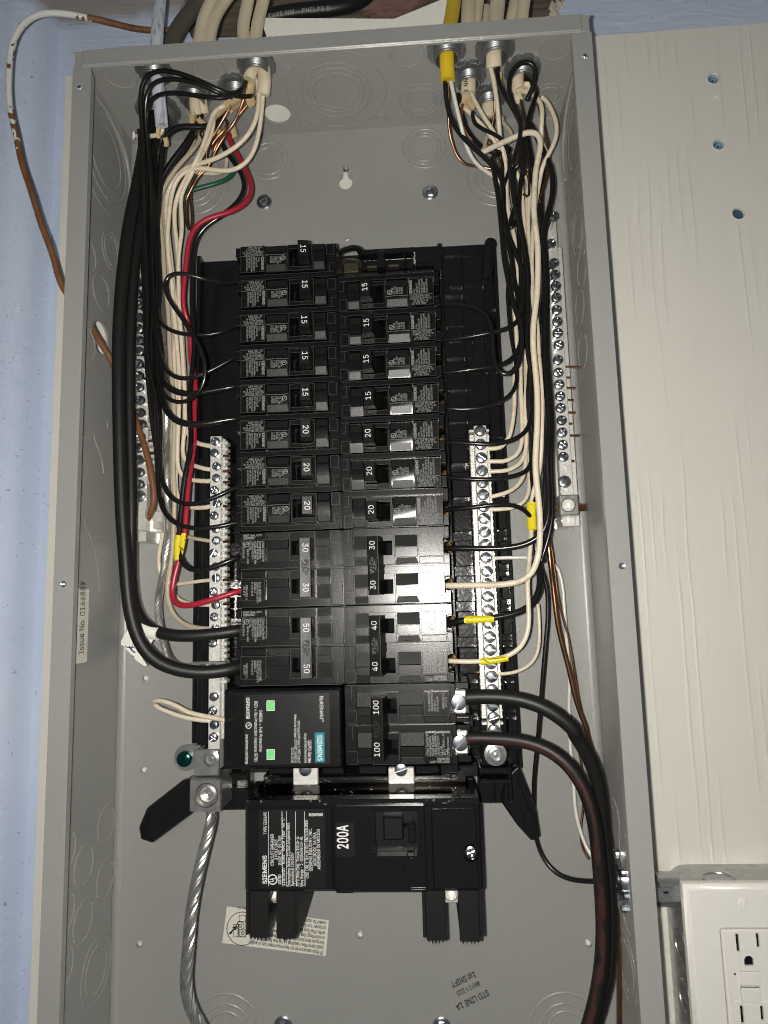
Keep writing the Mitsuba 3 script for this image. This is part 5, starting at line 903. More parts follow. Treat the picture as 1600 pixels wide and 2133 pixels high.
obj(k + '__lettering', glyphs(path('L5 570 1325 -45; 650 1352 -45; 720 1376 -45; 900 1420 -45'), 'AWG 14 CU', 1.5, 1.2, 2, False), 'm_ink', False)
# ---- left: bare copper, green, paper
for i, (w_, s) in enumerate(((6.0, 'L1 1445 545 -64; 1390 600 -62; 1330 665 -60; 1240 780 -57; 1150 920 -54; 1060 1050 -50; 990 1180 -47; 930 1320 -44; 800 1440 -42; 730 1590 -40; L2 690 150 -38; 682 280 -36; 684 400 -34; 712 520 -33'), (5.5, 'L1 1385 400 -68; 1340 520 -66; 1290 650 -62; 1235 790 -59; 1130 940 -55; 1020 1050 -50; 975 1200 -46; 800 1420 -40; 720 1590 -36; L2 738 60 -34; 728 160 -33; 745 300 -32; 748 450 -31; 730 600 -30'), (5.0, 'L1 1130 730 -52; 1090 790 -52; 1150 810 -52; 1060 960 -50; 970 1060 -47; 975 1130 -46'), (5.0, 'L1 1180 640 -58; 1120 740 -56; 1040 880 -52; 960 1010 -48; 905 1170 -44; 908 1250 -42'), (4.6, 'L1 870 900 -40; 850 980 -40; 880 1020 -40; 850 1090 -40'))):
    wire('copper_wire', ('bare copper wire running longest down the left white bundle', 'bare copper wire hanging beside the white pair of the left bundle', 'short bent bare copper wire glinting by the brown paper', 'bare copper wire crossing the brown paper on the left', 'tiny bare copper wire below the lettered white sheath')[i], CU, w_, s, sig=2)
wire('green_wire', 'green insulated wire bending left beneath the white wires at the top left', 'm_wire_green', 9.0, 'L1 1205 1170 -20; 1238 1250 -20; 1246 1340 -21; 1210 1430 -23; 1120 1482 -26; 980 1512 -28; 850 1545 -29; 740 1582 -29; 660 1600 -28')
wire('green_wire', 'short green wire end at the left ground bar', 'm_wire_green', 7, 'L4 505 128 -22; 560 135 -22; 620 150 -20')
def flake(key, label, spec, mt='m_paper_fibre'):           # torn sheath paper: small crumpled sheets
    k = thing(newkey(key), label, 'paper'); ms = []
    for (s, w_) in spec:
        q = smoothpath(path(s), 1.5, 1.0); t, A, B_ = frames(q); n = 7; L = len(q)
        a = np.linspace(-1, 1, n); wv = w_ * (0.75 + .5 * meshkit.noise(q * .4))
        v = q[:, None] + A[:, None] * (a[None, :, None] * wv[:, None, None]) + B_[:, None] * ((a ** 2)[None, :, None] * 1.6 + .7 * meshkit.noise(q[:, None] * .5 + a[None, :, None] * 2)[..., None])
        f = [[i * n + j, i * n + j + 1, (i + 1) * n + j + 1, (i + 1) * n + j] for i in range(L - 1) for j in range(n - 1)]
        ms.append(raw((v.reshape(-1, 3), f)))
    scene[k] = dictof(cat(ms), mt, 60); return k
flake('filler_paper', 'brown torn filler paper with copper among it, by the left connectors', (('L1 1290 570 -58; 1200 620 -58; 1120 670 -58; 1040 740 -57; 990 790 -56', 3.6), ('L1 1300 600 -54; 1240 650 -52; 1180 640 -50; 1220 690 -48', 3.0), ('L1 1410 340 -70; 1420 430 -68; 1400 520 -66; 1440 640 -64', 3.2), ('L1 1200 850 -40; 1220 920 -38; 1240 990 -36', 2.6), ('L1 1050 900 -44; 1070 940 -42; 1110 900 -42', 2.4)))
flake('filler_paper', 'brown torn filler paper hanging from the lettered white cable on the left', (('L1 740 720 -50; 770 790 -50; 760 860 -49', 2.6), ('L1 820 780 -50; 870 840 -49; 900 860 -48', 2.4), ('L1 800 900 -48; 780 970 -47', 1.8)))
flake('filler_paper', 'brown torn filler paper below the blue painted cable', (('L1 400 880 -68; 390 950 -66; 400 1000 -64', 2.2), ('L1 460 990 -60; 480 1060 -58; 480 1100 -58', 2.4)))
# twisted aluminium neutral cable: from the bundle to the bar, and from the lug out of the picture
k = thing('aluminium_cable', 'twisted aluminium cable running down through the left wire bundle', 'cable')
q = path('L2 420 900 -20; 420 1250 -22; L3 645 0 -24; 650 300 -24; 658 600 -24; 682 900 -24; 700 1200 -24; 690 1400 -24; L4 680 0 -24; 690 150 -24; 690 300 -24; 702 500 -24; 718 700 -24; 705 1000 -24; 672 1200 -25; 638 1400 -26; 600 1560 -27; L5 598 50 -28; 582 200 -30; 588 350 -31; 620 500 -31; 652 650 -31; 685 780 -31; 740 870 -32; 850 905 -34; 930 910 -36')
scene[k] = dictof(strand(q, 15.5 / 2 * mmpp(q[5]), 8, .22), 'm_aluminium', 40)
k = thing('aluminium_cable_001', 'twisted aluminium cable hanging from the square lug to the bottom of the picture', 'cable')
q = path('p 441 1600 -34; 441 1640 -36; 442 1690 -38; Q 782 0 -42; 752 120 -46; 712 280 -50; 675 450 -54; 655 600 -56; 640 800 -58; 630 900 -58; 645 1030 -58; 690 1130 -56; 735 1200 -54; 790 1290 -50')
scene[k] = dictof(strand(q, 25.5 / 2 * mmpp(q[5]), 9, .17), 'm_aluminium', 40)

# ---- right: 15 and 20 amp conductors of the right column
wire('black_wire', 'black wire from the yellow cable, leftmost in the right bundle', BLK, 10.0, 'R1 145 575 -70; 150 700 -68; 162 850 -64; 195 1010 -60; 285 1150 -58; 395 1265 -57; 500 1365 -57; 600 1440 -56; 680 1500 -55; 740 1590 -54; R2 450 80 -54; 500 220 -54; 525 400 -54; 545 600 -54; 565 850 -54; 582 1050 -54; 620 1250 -54; 660 1450 -56; 690 1590 -58; R3 720 140 -62; 762 260 -66; 788 420 -69; 780 600 -71; 755 740 -72; 715 845 -73; 650 903 -74; 570 903 -74; 500 845 -73; 465 750 -72; 457 600 -71; 460 450 -70; 455 320 -69; 430 222 -67; 372 145 -64; 285 106 -61; 150 90 -58; 0 85 -55; -110 78 -53; -150 76 -52')
wire('white_wire', 'cream wire from the yellow cable curving down over the grey back', 'm_wire_bright', 8.0, 'R1 208 585 -72; 238 720 -70; 278 900 -67; 318 1050 -63; 350 1200 -58; 380 1330 -52; 430 1450 -47; 500 1535 -43; 590 1585 -40; R2 385 95 -38; 450 130 -36; 530 148 -34; 600 250 -32; 640 500 -30')
wire('copper_wire', 'bare copper wire hanging in a wide bow below the yellow cable', CU, 5.5, 'R1 180 585 -68; 186 800 -62; 180 1000 -56; 192 1150 -50; 240 1330 -44; 312 1470 -40; 420 1525 -37; 560 1530 -36; 670 1560 -36; R2 480 60 -36; 520 110 -35', sig=2)
wire('black_wire', 'black wire leaving the second breaker on the right toward the bundle', BLK, 8.4, 'R3 -150 475 -52; -110 470 -53; 0 464 -55; 150 450 -58; 300 416 -60; 420 390 -61; 520 380 -61; 640 350 -61; 712 312 -60; 760 260 -56; 790 150 -52; 800 0 -50; R2 800 1450 -50; 830 1200 -50; 800 900 -50; 760 720 -50; 720 560 -50; 700 400 -50; 660 200 -50; 640 0 -52; R1 858 1590 -52; 872 1400 -54; 838 1270 -56; 780 1188 -57; 700 1142 -57; 600 1146 -56; 510 1120 -54; 462 1040 -52; 450 930 -50')
wire('black_wire', 'black wire leaving the third breaker on the right in an upward bend', BLK, 9.4, 'R3 -150 832 -52; -110 830 -53; 0 830 -55; 120 820 -57; 250 790 -58; 400 774 -58; 520 775 -57; 620 742 -55; 700 675 -52; 755 590 -49; 790 450 -46; 800 250 -44; 790 0 -44; R2 780 1400 -44; 770 1100 -44; 750 800 -44; 740 560 -44; 690 650 -44; 650 800 -44; 640 700 -43; 700 500 -42; 760 350 -42; 790 150 -44; 790 0 -46')
wire('black_wire', 'black wire leaving the fourth breaker on the right, rising steeply', BLK, 8.4, 'R3 -150 1215 -52; -110 1222 -53; 0 1236 -55; 150 1246 -56; 290 1240 -56; 420 1215 -56; 550 1165 -55; 650 1110 -53; 712 1050 -50; 742 950 -48; 735 800 -46; 708 650 -44; 680 500 -43; 652 350 -42; 640 150 -42; 625 0 -42; R2 620 1400 -42; 660 1200 -44; 700 1150 -45; 640 950 -45; 590 750 -44; 570 600 -42; 560 300 -40; 600 200 -40; 640 60 -40')
wire('black_wire', 'black wire sagging from the fifth breaker on the right', BLK, 9.0, 'R4 -140 118 -52; -90 110 -54; 0 114 -56; 200 124 -59; 380 140 -60; 500 145 -60; 620 124 -59; 740 70 -57; 845 10 -54; R3 880 1440 -50; 890 1300 -48; 880 1100 -46; 890 900 -45; 880 700 -45; 845 500 -45; 850 250 -45; R2 850 1500 -45; 870 1250 -46; 830 1000 -48; 790 800 -50; 750 600 -52; 720 450 -52; 690 200 -54; 700 0 -54; R1 960 1590 -56; 985 1400 -58; 1000 1250 -60; 1020 1100 -61; 985 1020 -62; 930 930 -63; 860 830 -63; 790 720 -64; 742 600 -65; 732 430 -68')
wire('black_wire', 'black wire running nearly straight from the sixth breaker on the right', BLK, 9.4, 'R4 -130 498 -52; -60 503 -54; 0 510 -56; 150 520 -58; 400 530 -60; 600 512 -59; 760 472 -57; 860 430 -53; 895 300 -48; 900 100 -46; R3 895 1500 -46; 870 1250 -48; 862 1080 -49; 888 930 -50; 880 780 -51; 845 600 -52; 840 400 -52; 850 200 -52; R2 860 1550 -52; 845 1350 -52; 850 1200 -52; 800 900 -54; 770 700 -56; 700 450 -58; 680 250 -60; 665 0 -62; R1 890 1590 -64; 905 1450 -66; 940 1330 -68; 985 1200 -70; 995 1060 -72; 955 935 -74; 890 835 -76; 850 700 -77; 848 560 -78; 885 450 -79; 960 372 -80; 1070 342 -80; 1150 382 -79; 1172 480 -77; 1142 600 -74; 1095 700 -71; 1050 800 -68', sig=3)
wire('black_wire', 'black wire looping out of the far right cable, glossy with drips', BLK, 9.8, 'R1 985 560 -48; 1080 590 -52; 1160 610 -56; 1198 650 -58; 1190 720 -58; 1140 800 -58; 1085 890 -57; 1065 1000 -57; 1050 1150 -56; 1030 1330 -54; 1015 1590 -50; R2 790 100 -48; 760 300 -48; 740 480 -46; 770 700 -46; 820 900 -46; 840 1200 -46; 845 1590 -46; R3 830 300 -44; 830 500 -44')
wire('black_wire', 'black wire pulled up over the 20 breaker to the yellow tape on the right', BLK, 9.0, 'R4 -130 872 -52; -50 866 -54; 0 860 -56; 200 842 -60; 400 816 -62; 560 802 -62; 700 810 -60; 800 848 -57; 865 895 -54; 900 1000 -50; 915 900 -47; 915 780 -44; 898 500 -42; 885 300 -41; 880 0 -40; R3 870 1400 -40; 850 1100 -40; 870 800 -40; 850 400 -40', sig=3)
wire('black_wire', 'thick black wire bowing out at the far right into the 30 breaker', BLK, 12.0, 'R1 1085 1060 -50; 1150 1165 -50; 1220 1320 -50; 1285 1460 -50; 1340 1590 -50; R2 1100 40 -50; 1140 180 -50; 1140 320 -50; 1090 500 -50; 1045 650 -51; 1025 800 -52; 1030 1000 -52; 1042 1300 -53; 1040 1590 -54; R3 1038 200 -55; 1035 500 -56; 1035 700 -57; 1052 900 -58; 1065 1100 -60; 1080 1300 -62; 1085 1590 -64; R4 1075 100 -65; 1068 400 -66; 1080 700 -67; 1092 900 -68; 1090 1010 -68; 1050 1120 -67; 950 1215 -65; 800 1265 -63; 640 1292 -61; 400 1297 -59; 100 1292 -56; -40 1292 -53; -70 1292 -52')
for i, s in enumerate(('R1 300 720 -46; 305 860 -44; 335 1000 -42; 375 1150 -40; 450 1230 -40; 560 1340 -42; 700 1400 -44; 830 1330 -44; R2 560 60 -40; 560 200 -36; 600 600 -34; 640 900 -34; 700 1200 -34; 730 1500 -34; R3 780 200 -36; 800 500 -36', 'R1 860 1330 -42; 700 1390 -46; 600 1430 -50; 700 1520 -50; R2 560 100 -48; 575 350 -48; 580 600 -46; 640 850 -46; 730 1000 -46; 800 1200 -44; 810 1500 -42; R3 800 400 -40; 810 560 -40', 'R1 1060 1200 -40; 1100 1400 -40; 1120 1590 -40; R2 880 60 -38; 960 400 -38; 1000 600 -38; 1010 900 -40; 1040 1300 -40; R3 1010 200 -40; 1000 600 -40; 1030 900 -42; 1080 1400 -44; R4 1060 200 -46; 1040 600 -48; 1020 900 -48; 1010 1200 -48; 1020 1450 -48', 'R2 1080 40 -40; 990 420 -40; 1000 560 -40; 1020 700 -40; 1060 1100 -40; 1070 1500 -40; R3 1060 400 -40; 1075 800 -44; 1100 1100 -48; 1120 1500 -50; R4 1110 200 -52; 1110 500 -52; 1130 850 -52; 1110 1080 -52; 1040 1300 -50; 1000 1450 -50')):
    wire('black_wire', 'black wire hidden among the others in the right bundle', BLK, 10.5, s, group='black wires deep in the right bundle')
wire('black_wire', 'thick black wire with the yellow tape ring, entering the 40 breaker', BLK, 13.5, 'R4 1000 1150 -46; 975 1300 -48; 960 1500 -50; R5 838 60 -54; 828 180 -56; 815 280 -58; 770 365 -60; 690 415 -61; 600 440 -61; 400 480 -60; 260 490 -60; 130 492 -59; 40 515 -57; -20 530 -54; -40 535 -53')
wire('black_wire', 'long black wire passing behind the foot of the base to the right side wall', BLK, 9.6, 'R4 960 1050 -36; 935 1200 -36; 930 1400 -36; 1005 1480 -36; 1015 1590 -34; R5 870 100 -34; 895 250 -33; 900 420 -32; 880 650 -31; 860 900 -30; 842 1100 -29; 825 1350 -27; 805 1590 -25; R6 728 130 -24; 702 350 -22; 688 550 -20; 690 750 -16; 695 950 -12; 715 1040 -12; 750 1140 -14; 810 1240 -16; 900 1312 -20; 1000 1340 -24; 1160 1345 -30; 1300 1345 -36; 1345 1350 -40')
# ---- right: whites
wire('white_wire', 'thick white wire arching over the right bundle and down to the 30 breaker', WHT, 12.2, 'R1 555 1375 -46; 700 1302 -52; 850 1232 -60; 1000 1162 -66; 1090 1118 -68; 1160 1112 -69; 1218 1152 -69; 1232 1240 -69; 1200 1360 -68; 1165 1480 -67; 1150 1590 -66; R2 938 60 -66; 930 200 -66; 916 400 -66; 915 560 -66; 932 720 -66; 958 850 -66; 965 1000 -66; 962 1200 -66; 952 1500 -66; R3 945 80 -66; 920 200 -67; 906 380 -67; 908 560 -68; 930 750 -68; 950 950 -69; 960 1200 -70; 952 1500 -70; R4 945 120 -70; 932 300 -70; 936 480 -70; 962 680 -70; 982 850 -70; 990 1050 -70; 985 1250 -70; 972 1400 -70; 930 1530 -69; 890 1585 -68; R5 745 110 -67; 670 143 -66; 560 162 -64; 300 172 -60; 100 175 -57; -40 177 -54; -55 177 -53', sig=4)
wire('white_wire', 'white wire bowing out furthest right near the corner of the box', WHT, 9.4, 'R1 1215 760 -50; 1275 800 -50; 1342 920 -52; 1390 1045 -54; 1395 1200 -54; 1350 1310 -53; 1290 1400 -52; 1230 1490 -50; 1200 1580 -48; R2 1000 80 -46; 960 300 -42; 930 500 -40; 900 900 -40; 895 1100 -40; 900 1400 -42; R3 900 60 -44; 955 250 -46; 965 450 -48; 968 620 -50; 985 780 -52; 1005 950 -54; 1012 1200 -55; 1005 1500 -55; R4 1005 100 -54; 995 300 -52; 980 450 -48; 930 620 -44; 880 700 -42; 885 800 -44; 895 1000 -48; 890 1150 -52; 875 1300 -56; 862 1500 -58; R5 708 60 -60; 703 200 -61; 715 350 -62; 725 480 -62; 712 640 -62; 660 755 -61; 580 820 -60; 470 852 -59; 300 880 -58; 140 882 -57; 20 876 -55; -30 874 -53', sig=4)
wire('white_wire', 'short white wire curling round the copper at the top right', WHT, 9.2, 'R1 960 670 -46; 1060 705 -50; 1150 730 -54; 1210 770 -56; 1240 850 -57; 1232 970 -57; 1205 1090 -56; 1190 1200 -50; 1230 1300 -44; 1280 1420 -40')
wire('white_wire', 'silvery white wire dropping straight from the neatly cut cable at the top right', WHT, 9.4, 'R1 648 425 -70; 690 590 -68; 715 740 -66; 730 900 -64; 748 1080 -62; 752 1180 -56; 745 1280 -48; 800 1380 -42; R2 690 40 -40; 760 180 -38')
wire('white_wire', 'cream wire slanting right from the cable lettered NN 3', WHT, 8.6, 'R1 435 710 -52; 500 850 -53; 580 985 -54; 650 1090 -54; 725 1200 -52; 790 1320 -46; 830 1480 -42; R2 600 100 -38; 628 240 -37; 605 400 -36; 622 520 -35; 655 640 -34; 700 780 -34; 718 900 -34; 730 1050 -34; 745 1200 -34; R3 690 180 -34; 728 350 -36; 735 500 -37; 705 720 -37; 695 900 -38; 705 1100 -39; 700 1300 -40; 668 1480 -42; R4 690 40 -43; 640 120 -44; 590 172 -44; 500 188 -44; 390 190 -43')
wire('white_wire', 'cream wire under torn paper, slanting to the right bundle', WHT, 8.6, 'R1 365 885 -48; 450 955 -48; 550 1055 -48; 640 1165 -46; 720 1262 -42; 770 1400 -38; R2 760 120 -34; 790 350 -32; 800 550 -32; 815 800 -32; 800 1000 -32; 800 1300 -32; R3 760 600 -32; 772 800 -34; 772 1000 -36; 785 1300 -38; R4 790 0 -40; 792 120 -41; 785 230 -42; 745 295 -43; 680 325 -44; 550 330 -44; 395 328 -43')
wire('white_wire', 'tan wire rising behind the black bend at the upper right', TAN, 8.6, 'R1 780 980 -34; 830 1090 -36; 890 1170 -38; 880 1260 -38; 700 1220 -40; 610 1180 -40; 590 1270 -42; 560 1350 -44', sig=2)
wire('white_wire', 'white wire of the right bundle ending at the third slot of the neutral bar', WHT, 8.4, 'R2 830 150 -34; 870 260 -34; 880 380 -33; 850 600 -32; 865 850 -32; 890 1100 -33; 890 1400 -34; R3 815 600 -34; 850 800 -36; 845 950 -37; 822 1080 -38; 820 1300 -39; R4 838 0 -40; 845 140 -41; 832 290 -42; 790 380 -43; 715 420 -44; 560 436 -44; 410 442 -43')
wire('white_wire', 'white wire of the right bundle ending at the fourth slot of the neutral bar', WHT, 8.6, 'R2 850 260 -28; 840 500 -28; 850 800 -28; 880 1200 -28; R3 830 600 -30; 830 1000 -32; 840 1400 -34; R4 830 200 -36; 828 420 -38; 812 525 -40; 775 602 -42; 700 650 -44; 560 692 -44; 430 722 -43')
wire('white_wire', 'white wire passing behind the yellow tape to the right neutral bar', WHT, 8.6, 'R3 850 900 -28; 860 1400 -30; R4 855 300 -32; 870 550 -34; 885 660 -36; 850 755 -40; 790 835 -42; 700 852 -44; 560 858 -44; 430 860 -43')
wire('white_wire', 'short level white wire between the taped wires and the neutral bar', 'm_wire_bright', 7.4, 'R4 900 1396 -46; 840 1394 -46; 700 1393 -46; 580 1396 -45; 440 1404 -43')
wire('white_wire', 'thin white wire making a wide bend into the lowest used slot on the right', WHT, 7.2, 'R5 800 350 -34; 815 500 -35; 820 700 -36; 812 830 -38; 768 912 -40; 680 962 -42; 560 988 -43; 430 996 -43')
wire('white_wire', 'thin white wire hanging free at the right, behind the thick copper', 'm_wire_bright', 7.0, 'R4 1120 1420 -20; 1150 1480 -20; 1205 1535 -20; R5 1000 30 -20; 1032 110 -20; 1038 250 -20; 1052 450 -20; 1066 650 -19; 1082 850 -18; 1098 1000 -16; 1092 1200 -14; 1088 1400 -13; 1096 1590 -12; R6 985 150 -12; 1008 320 -12; 1020 500 -12; 1026 700 -12; 1048 850 -13; 1090 985 -15; 1140 1085 -18; 1180 1140 -20')
# ---- right: copper
wire('copper_wire', 'thick bare copper wire hanging on the right of the back panel', CU, 10.4, 'R4 1072 1080 -38; 1078 1200 -38; 1092 1400 -37; 1118 1590 -36; R5 928 60 -35; 952 250 -33; 975 480 -31; 1015 680 -29; 1075 880 -27; 1118 1080 -26; 1160 1270 -25; 1220 1420 -24; 1285 1570 -24; R6 1110 60 -24; 1160 200 -22; 1240 500 -20; 1330 1000 -18; p 1284 1850 -18; 1289 1990 -18; 1290 2080 -18; 1289 2180 -18')
wire('copper_wire', 'thin bare copper wire beside the thick one on the right', CU, 5.4, 'R4 1098 1150 -30; 1122 1330 -29; 1150 1500 -27; R5 970 150 -25; 985 280 -24; 1015 410 -22; 1070 580 -20; 1098 720 -19; 1128 880 -18; 1155 1060 -17; 1180 1220 -16; 1210 1340 -16')
wire('copper_wire', 'thin bare copper wire bowing out below, next to the free white wire', CU, 5.0, 'R6 1060 240 -10; 1095 430 -10; 1110 620 -10; 1108 740 -10; 1075 860 -10; 1064 960 -11; 1090 1065 -12; 1150 1160 -14')
for i, (w_, s) in enumerate(((5.2, 'R1 985 790 -50; 1000 870 -50; 1015 950 -50; 1030 1050 -48; 1050 1300 -44; 1060 1590 -42; R2 835 60 -40; 855 140 -38; 800 340 -36'), (5.6, 'R1 1010 500 -50; 1090 580 -52; 1130 680 -54; 1175 800 -54; 1205 950 -53; 1240 1080 -52; 1275 1240 -50; 1312 1340 -48; 1290 1500 -46; R2 1065 120 -44; 1040 230 -43; 1005 340 -42; 985 440 -41'), (5.2, 'R1 345 830 -50; 322 900 -48; 330 1020 -46; 365 1120 -44; 400 1195 -42; 520 1285 -40; 640 1290 -40'), (5.0, 'R1 690 450 -66; 690 700 -60; 690 950 -52; 660 1150 -46; 680 1280 -42; 740 1450 -38; 780 1560 -36'), (4.8, 'R1 640 1000 -34; 670 1100 -34; 640 1230 -36; 700 1320 -38; 800 1480 -38'))):
    wire('copper_wire', ('bare copper wire dropping straight behind the arched black wire', 'bare copper wire bending along the right edge of the right bundle', 'bare copper wire below the cable lettered NN 3', 'dark copper wire hanging from the neatly cut cable', 'short copper wire below the tan stub in the rear right connector')[i], CU, w_, s, sig=2)
flake('filler_paper', 'torn cream paper curling out of the far right connector', (('R1 960 500 -52; 920 570 -52; 930 650 -52; 970 690 -50', 3.6), ('R1 990 500 -53; 950 580 -54; 960 640 -54', 2.6), ('R1 960 680 -48; 960 760 -46; 985 815 -45', 3.0), ('R1 1020 640 -52; 1080 660 -52; 1060 700 -52', 2.6)), 'm_sheath')
flake('filler_paper', 'torn brown paper under the cable lettered NN 3', (('R1 400 730 -48; 390 800 -46; 370 860 -45', 3.8), ('R1 410 800 -48; 450 870 -48; 470 890 -48', 2.6), ('R1 350 830 -46; 390 880 -46; 420 890 -46', 3.0)))
flake('filler_paper', 'sliver of brown paper beside the neatly cut cable', (('R1 770 480 -66; 765 570 -64; 785 650 -62', 1.4),))
# ---- right: the 100 amp cables
wire('heavy_black_cable', 'thick plain black cable at the upper pole of the 100 breaker', 'm_cable_black', 31, 'R5 20 1215 -56; 90 1215 -57; 350 1200 -60; 600 1212 -63; 800 1262 -66; 1000 1370 -68; 1130 1490 -68; 1225 1600 -67; R6 960 50 -66; 1060 150 -64; 1160 310 -60; 1225 500 -56; 1255 700 -52; 1270 900 -48; 1290 1100 -46; 1312 1300 -45; 1325 1590 -44; p 1274 1950 -44; 1268 2020 -44; 1252 2090 -44; 1228 2160 -44', 'cable', n=20, sig=6)
wire('heavy_black_cable', 'thick black cable with a worn red stripe, front of the two on the right', 'm_cable_phase', 29.5, 'R6 30 152 -56; 95 150 -58; 350 148 -62; 600 165 -66; 750 200 -69; 900 280 -72; 1020 395 -74; 1110 540 -75; 1168 700 -75; 1205 900 -74; 1225 1100 -73; 1243 1300 -72; 1258 1500 -71; p 1256 1900 -70; 1257 1960 -70; 1253 2020 -70; 1243 2080 -70; 1226 2140 -70; 1205 2200 -70', 'cable', n=24, sig=6, uv=True)

# ------------------------------------------------------------------ tape rings, the paper flag, fittings on the right side
def tape(label, s, wpx, flat=1.0):
    k = thing(newkey('yellow_tape'), label, 'tape'); q = path(s); r = wpx / 2 * np.mean([mmpp(p) for p in q])
    m, _ = tube(q, r, 16, r * flat, step=1.5, sig=1.5, wob=.10); m2, _ = tube(q[:2] * [[1, 1, 1]] + (q[1] - q[0]) * np.array([[0], [-.45]]) if False else np.array([q[0] * .94 + q[-1] * .06, q[0] * .70 + q[-1] * .30]), r * 1.05, 16, r * flat * 1.05, step=1.5, sig=0)
    scene[k] = dictof(cat([m, m2]), 'm_tape', 35); return k
k = tape('yellow tape joining a black and a red wire on the left', 'L4 858 915 -52.5; 850 1000 -53; 828 1110 -54; 808 1212 -55', 16, .62)
q = path('L4 832 935 -59; 812 1210 -61'); 
obj(k + '__overlap', tube(path('L4 815 935 -54.5; 800 1060 -55; 806 1212 -56'), 2.6, 14, step=1.5, sig=1)[0], 'm_tape', 35)
obj(k + '__pen_mark', cat([tube(path('L4 880 985 -60; 882 990 -60'), .5, 6, sig=0)[0], tube(path('L4 815 1058 -60.5; 850 1075 -60.5; 862 1100 -60.5'), .25, 6, sig=0)[0], tube(path('L4 830 1078 -60.5; 852 1100 -60.5'), .3, 6, sig=0)[0]]), 'm_ink')
k = tape('yellow tape ring around a black and a white wire right of the neutral bar', 'R4 890 782 -50; 893 930 -51; 899 1086 -53', 19, .62)
k = tape('yellow tape ring on the thick black wire of the 40 breaker', 'R5 128 494 -59.2; 260 490 -60; 392 482 -60', 15.5)
obj(k + '__loose_end', cb(0, 1, 0, 1, 0, 1) if False else hull([p + d for p in path('R5 118 482 -61; 150 476 -61; 118 522 -61; 150 520 -61') for d in (np.zeros(3), np.array([0, .4, 0]))]), 'm_tape')
k = tape('yellow tape ring on the white wire of the 40 breaker', 'R5 270 884 -58; 390 870 -58.6; 526 842 -59.5', 14.2)
obj(k + '__pen_mark', cat([tube(path('R5 300 862 -61.6; 320 885 -61.6; 340 870 -61.6; 352 888 -61.6'), .22, 6, sig=0)[0], tube(path('R5 352 858 -61.8; 420 852 -61.9; 505 842 -62.4'), .18, 6, sig=0)[0]]), 'm_ink')
k = thing('paper_flag', 'white paper flag with pen marks wrapped round the thick cable left of the 50 breaker', 'paper tag')
sl = path('L5 375 470 -61; 480 505 -61.5; 590 535 -62.6'); r = 28.5 / 2 * mmpp(sl[0])
obj(k + '__sleeve', tube(sl, r, 24, step=1.5, sig=0)[0], 'm_paper', 40)
def sheet(pts, t=.35): P3 = [at(*p) for p in pts]; return hull([p + d for p in P3 for d in (np.zeros(3), np.array([0, t, 0]))])
def l5(x, y): return 220 + x / 5.3333, 1220 + y / 5.3333
obj(k + '__leaf', cat([sheet([(*l5(250, 480), -56), (*l5(170, 620), -55), (*l5(172, 660), -55), (*l5(470, 692), -55), (*l5(545, 575), -58), (*l5(400, 500), -58)]), sheet([(*l5(185, 655), -54), (*l5(300, 640), -54), (*l5(460, 885), -50), (*l5(430, 895), -50), (*l5(340, 830), -51)]), sheet([(*l5(475, 700), -54), (*l5(490, 700), -54), (*l5(585, 810), -48), (*l5(570, 815), -48)])]), 'm_paper', 20)
obj(k + '__pen_mark', cat([tube(path(s), .28, 6, sig=0)[0] for s in ('L5 215 675 -55.6; 270 690 -55.6; 330 680 -55.4', 'L5 262 668 -55.7; 275 700 -55.6; 330 742 -54.4', 'L5 300 660 -55.6; 285 712 -55.4; 325 745 -54.4', 'L5 285 775 -53.2; 305 778 -53.0; 320 800 -52.4; 300 800 -52.6')]), 'm_pen')
k = thing('conduit_locknut', 'shiny zinc locknut fitting on the right side wall near the bottom', 'locknut')
c = atx(1290, 1830, XI); n = 64
nut = lathe([(12, 0), (17, 0), (17, 3.2), (12, 3.4)], (XI, c[1], c[2]), (-1, 0, 0), 40)
lobes = [disc((XI, c[1] + 17.6 * math.cos(t), c[2] + 17.6 * math.sin(t)), 3.0, 3.6, (-1, 0, 0), 10) for t in np.arange(8) * np.pi / 4 + .2]
obj(k + '__locknut', cat([nut] + lobes), 'm_zinc', 25)
obj(k + '__threaded_bushing', lathe([(10.5, -4), (13.2, 3)] + [(13.2 - .5 * (i % 2), 3 + i * .7) for i in range(8)] + [(12.4, 9), (10.5, 9), (10.4, -4)], (XI, c[1], c[2]), (-1, 0, 0), 36), 'm_zinc', 30)

# ------------------------------------------------------------------ outlet box, cover plate and receptacle beside the panel
O = thing('outlet_box', 'rounded galvanised steel outlet box on the board at the lower right', 'outlet box')
PY = -46.0
lx = at(1402, 1900, -40)[0]
X0 = at(1403, 1850, -14)[0]; X1 = X0 + 104; ZT = at(1480, 1806, -2)[2]
def rrect(x0, x1, z0, z1, r, y0, y1, n=7):
    p = [(cx + r * math.cos(t), cz + r * math.sin(t)) for cx, cz, a in ((x1 - r, z1 - r, 0), (x0 + r, z1 - r, 90), (x0 + r, z0 + r, 180), (x1 - r, z0 + r, 270)) for t in np.radians(np.linspace(a, a + 90, n))]
    return hull([(x, y, z) for x, z in p for y in (y0, y1)])
ZB = ZT - 130
obj(O + '__shell', rrect(X0, X1, ZB, ZT, 15, -43, D0), 'm_galvanised', 35)
for cz in (ZT - 42, ZT - 74, ZT - 104): obj(O + '__knockout', cat([lathe([(8.5, 0), (8.8, .8), (9.9, .8), (10.3, 0)], (X0, -20, cz), (-1, 0, 0), 32), disc((X0 + .1, -20 , cz), 8.3, .4, (-1, 0, 0), 28)]), 'm_galvanised', 30)
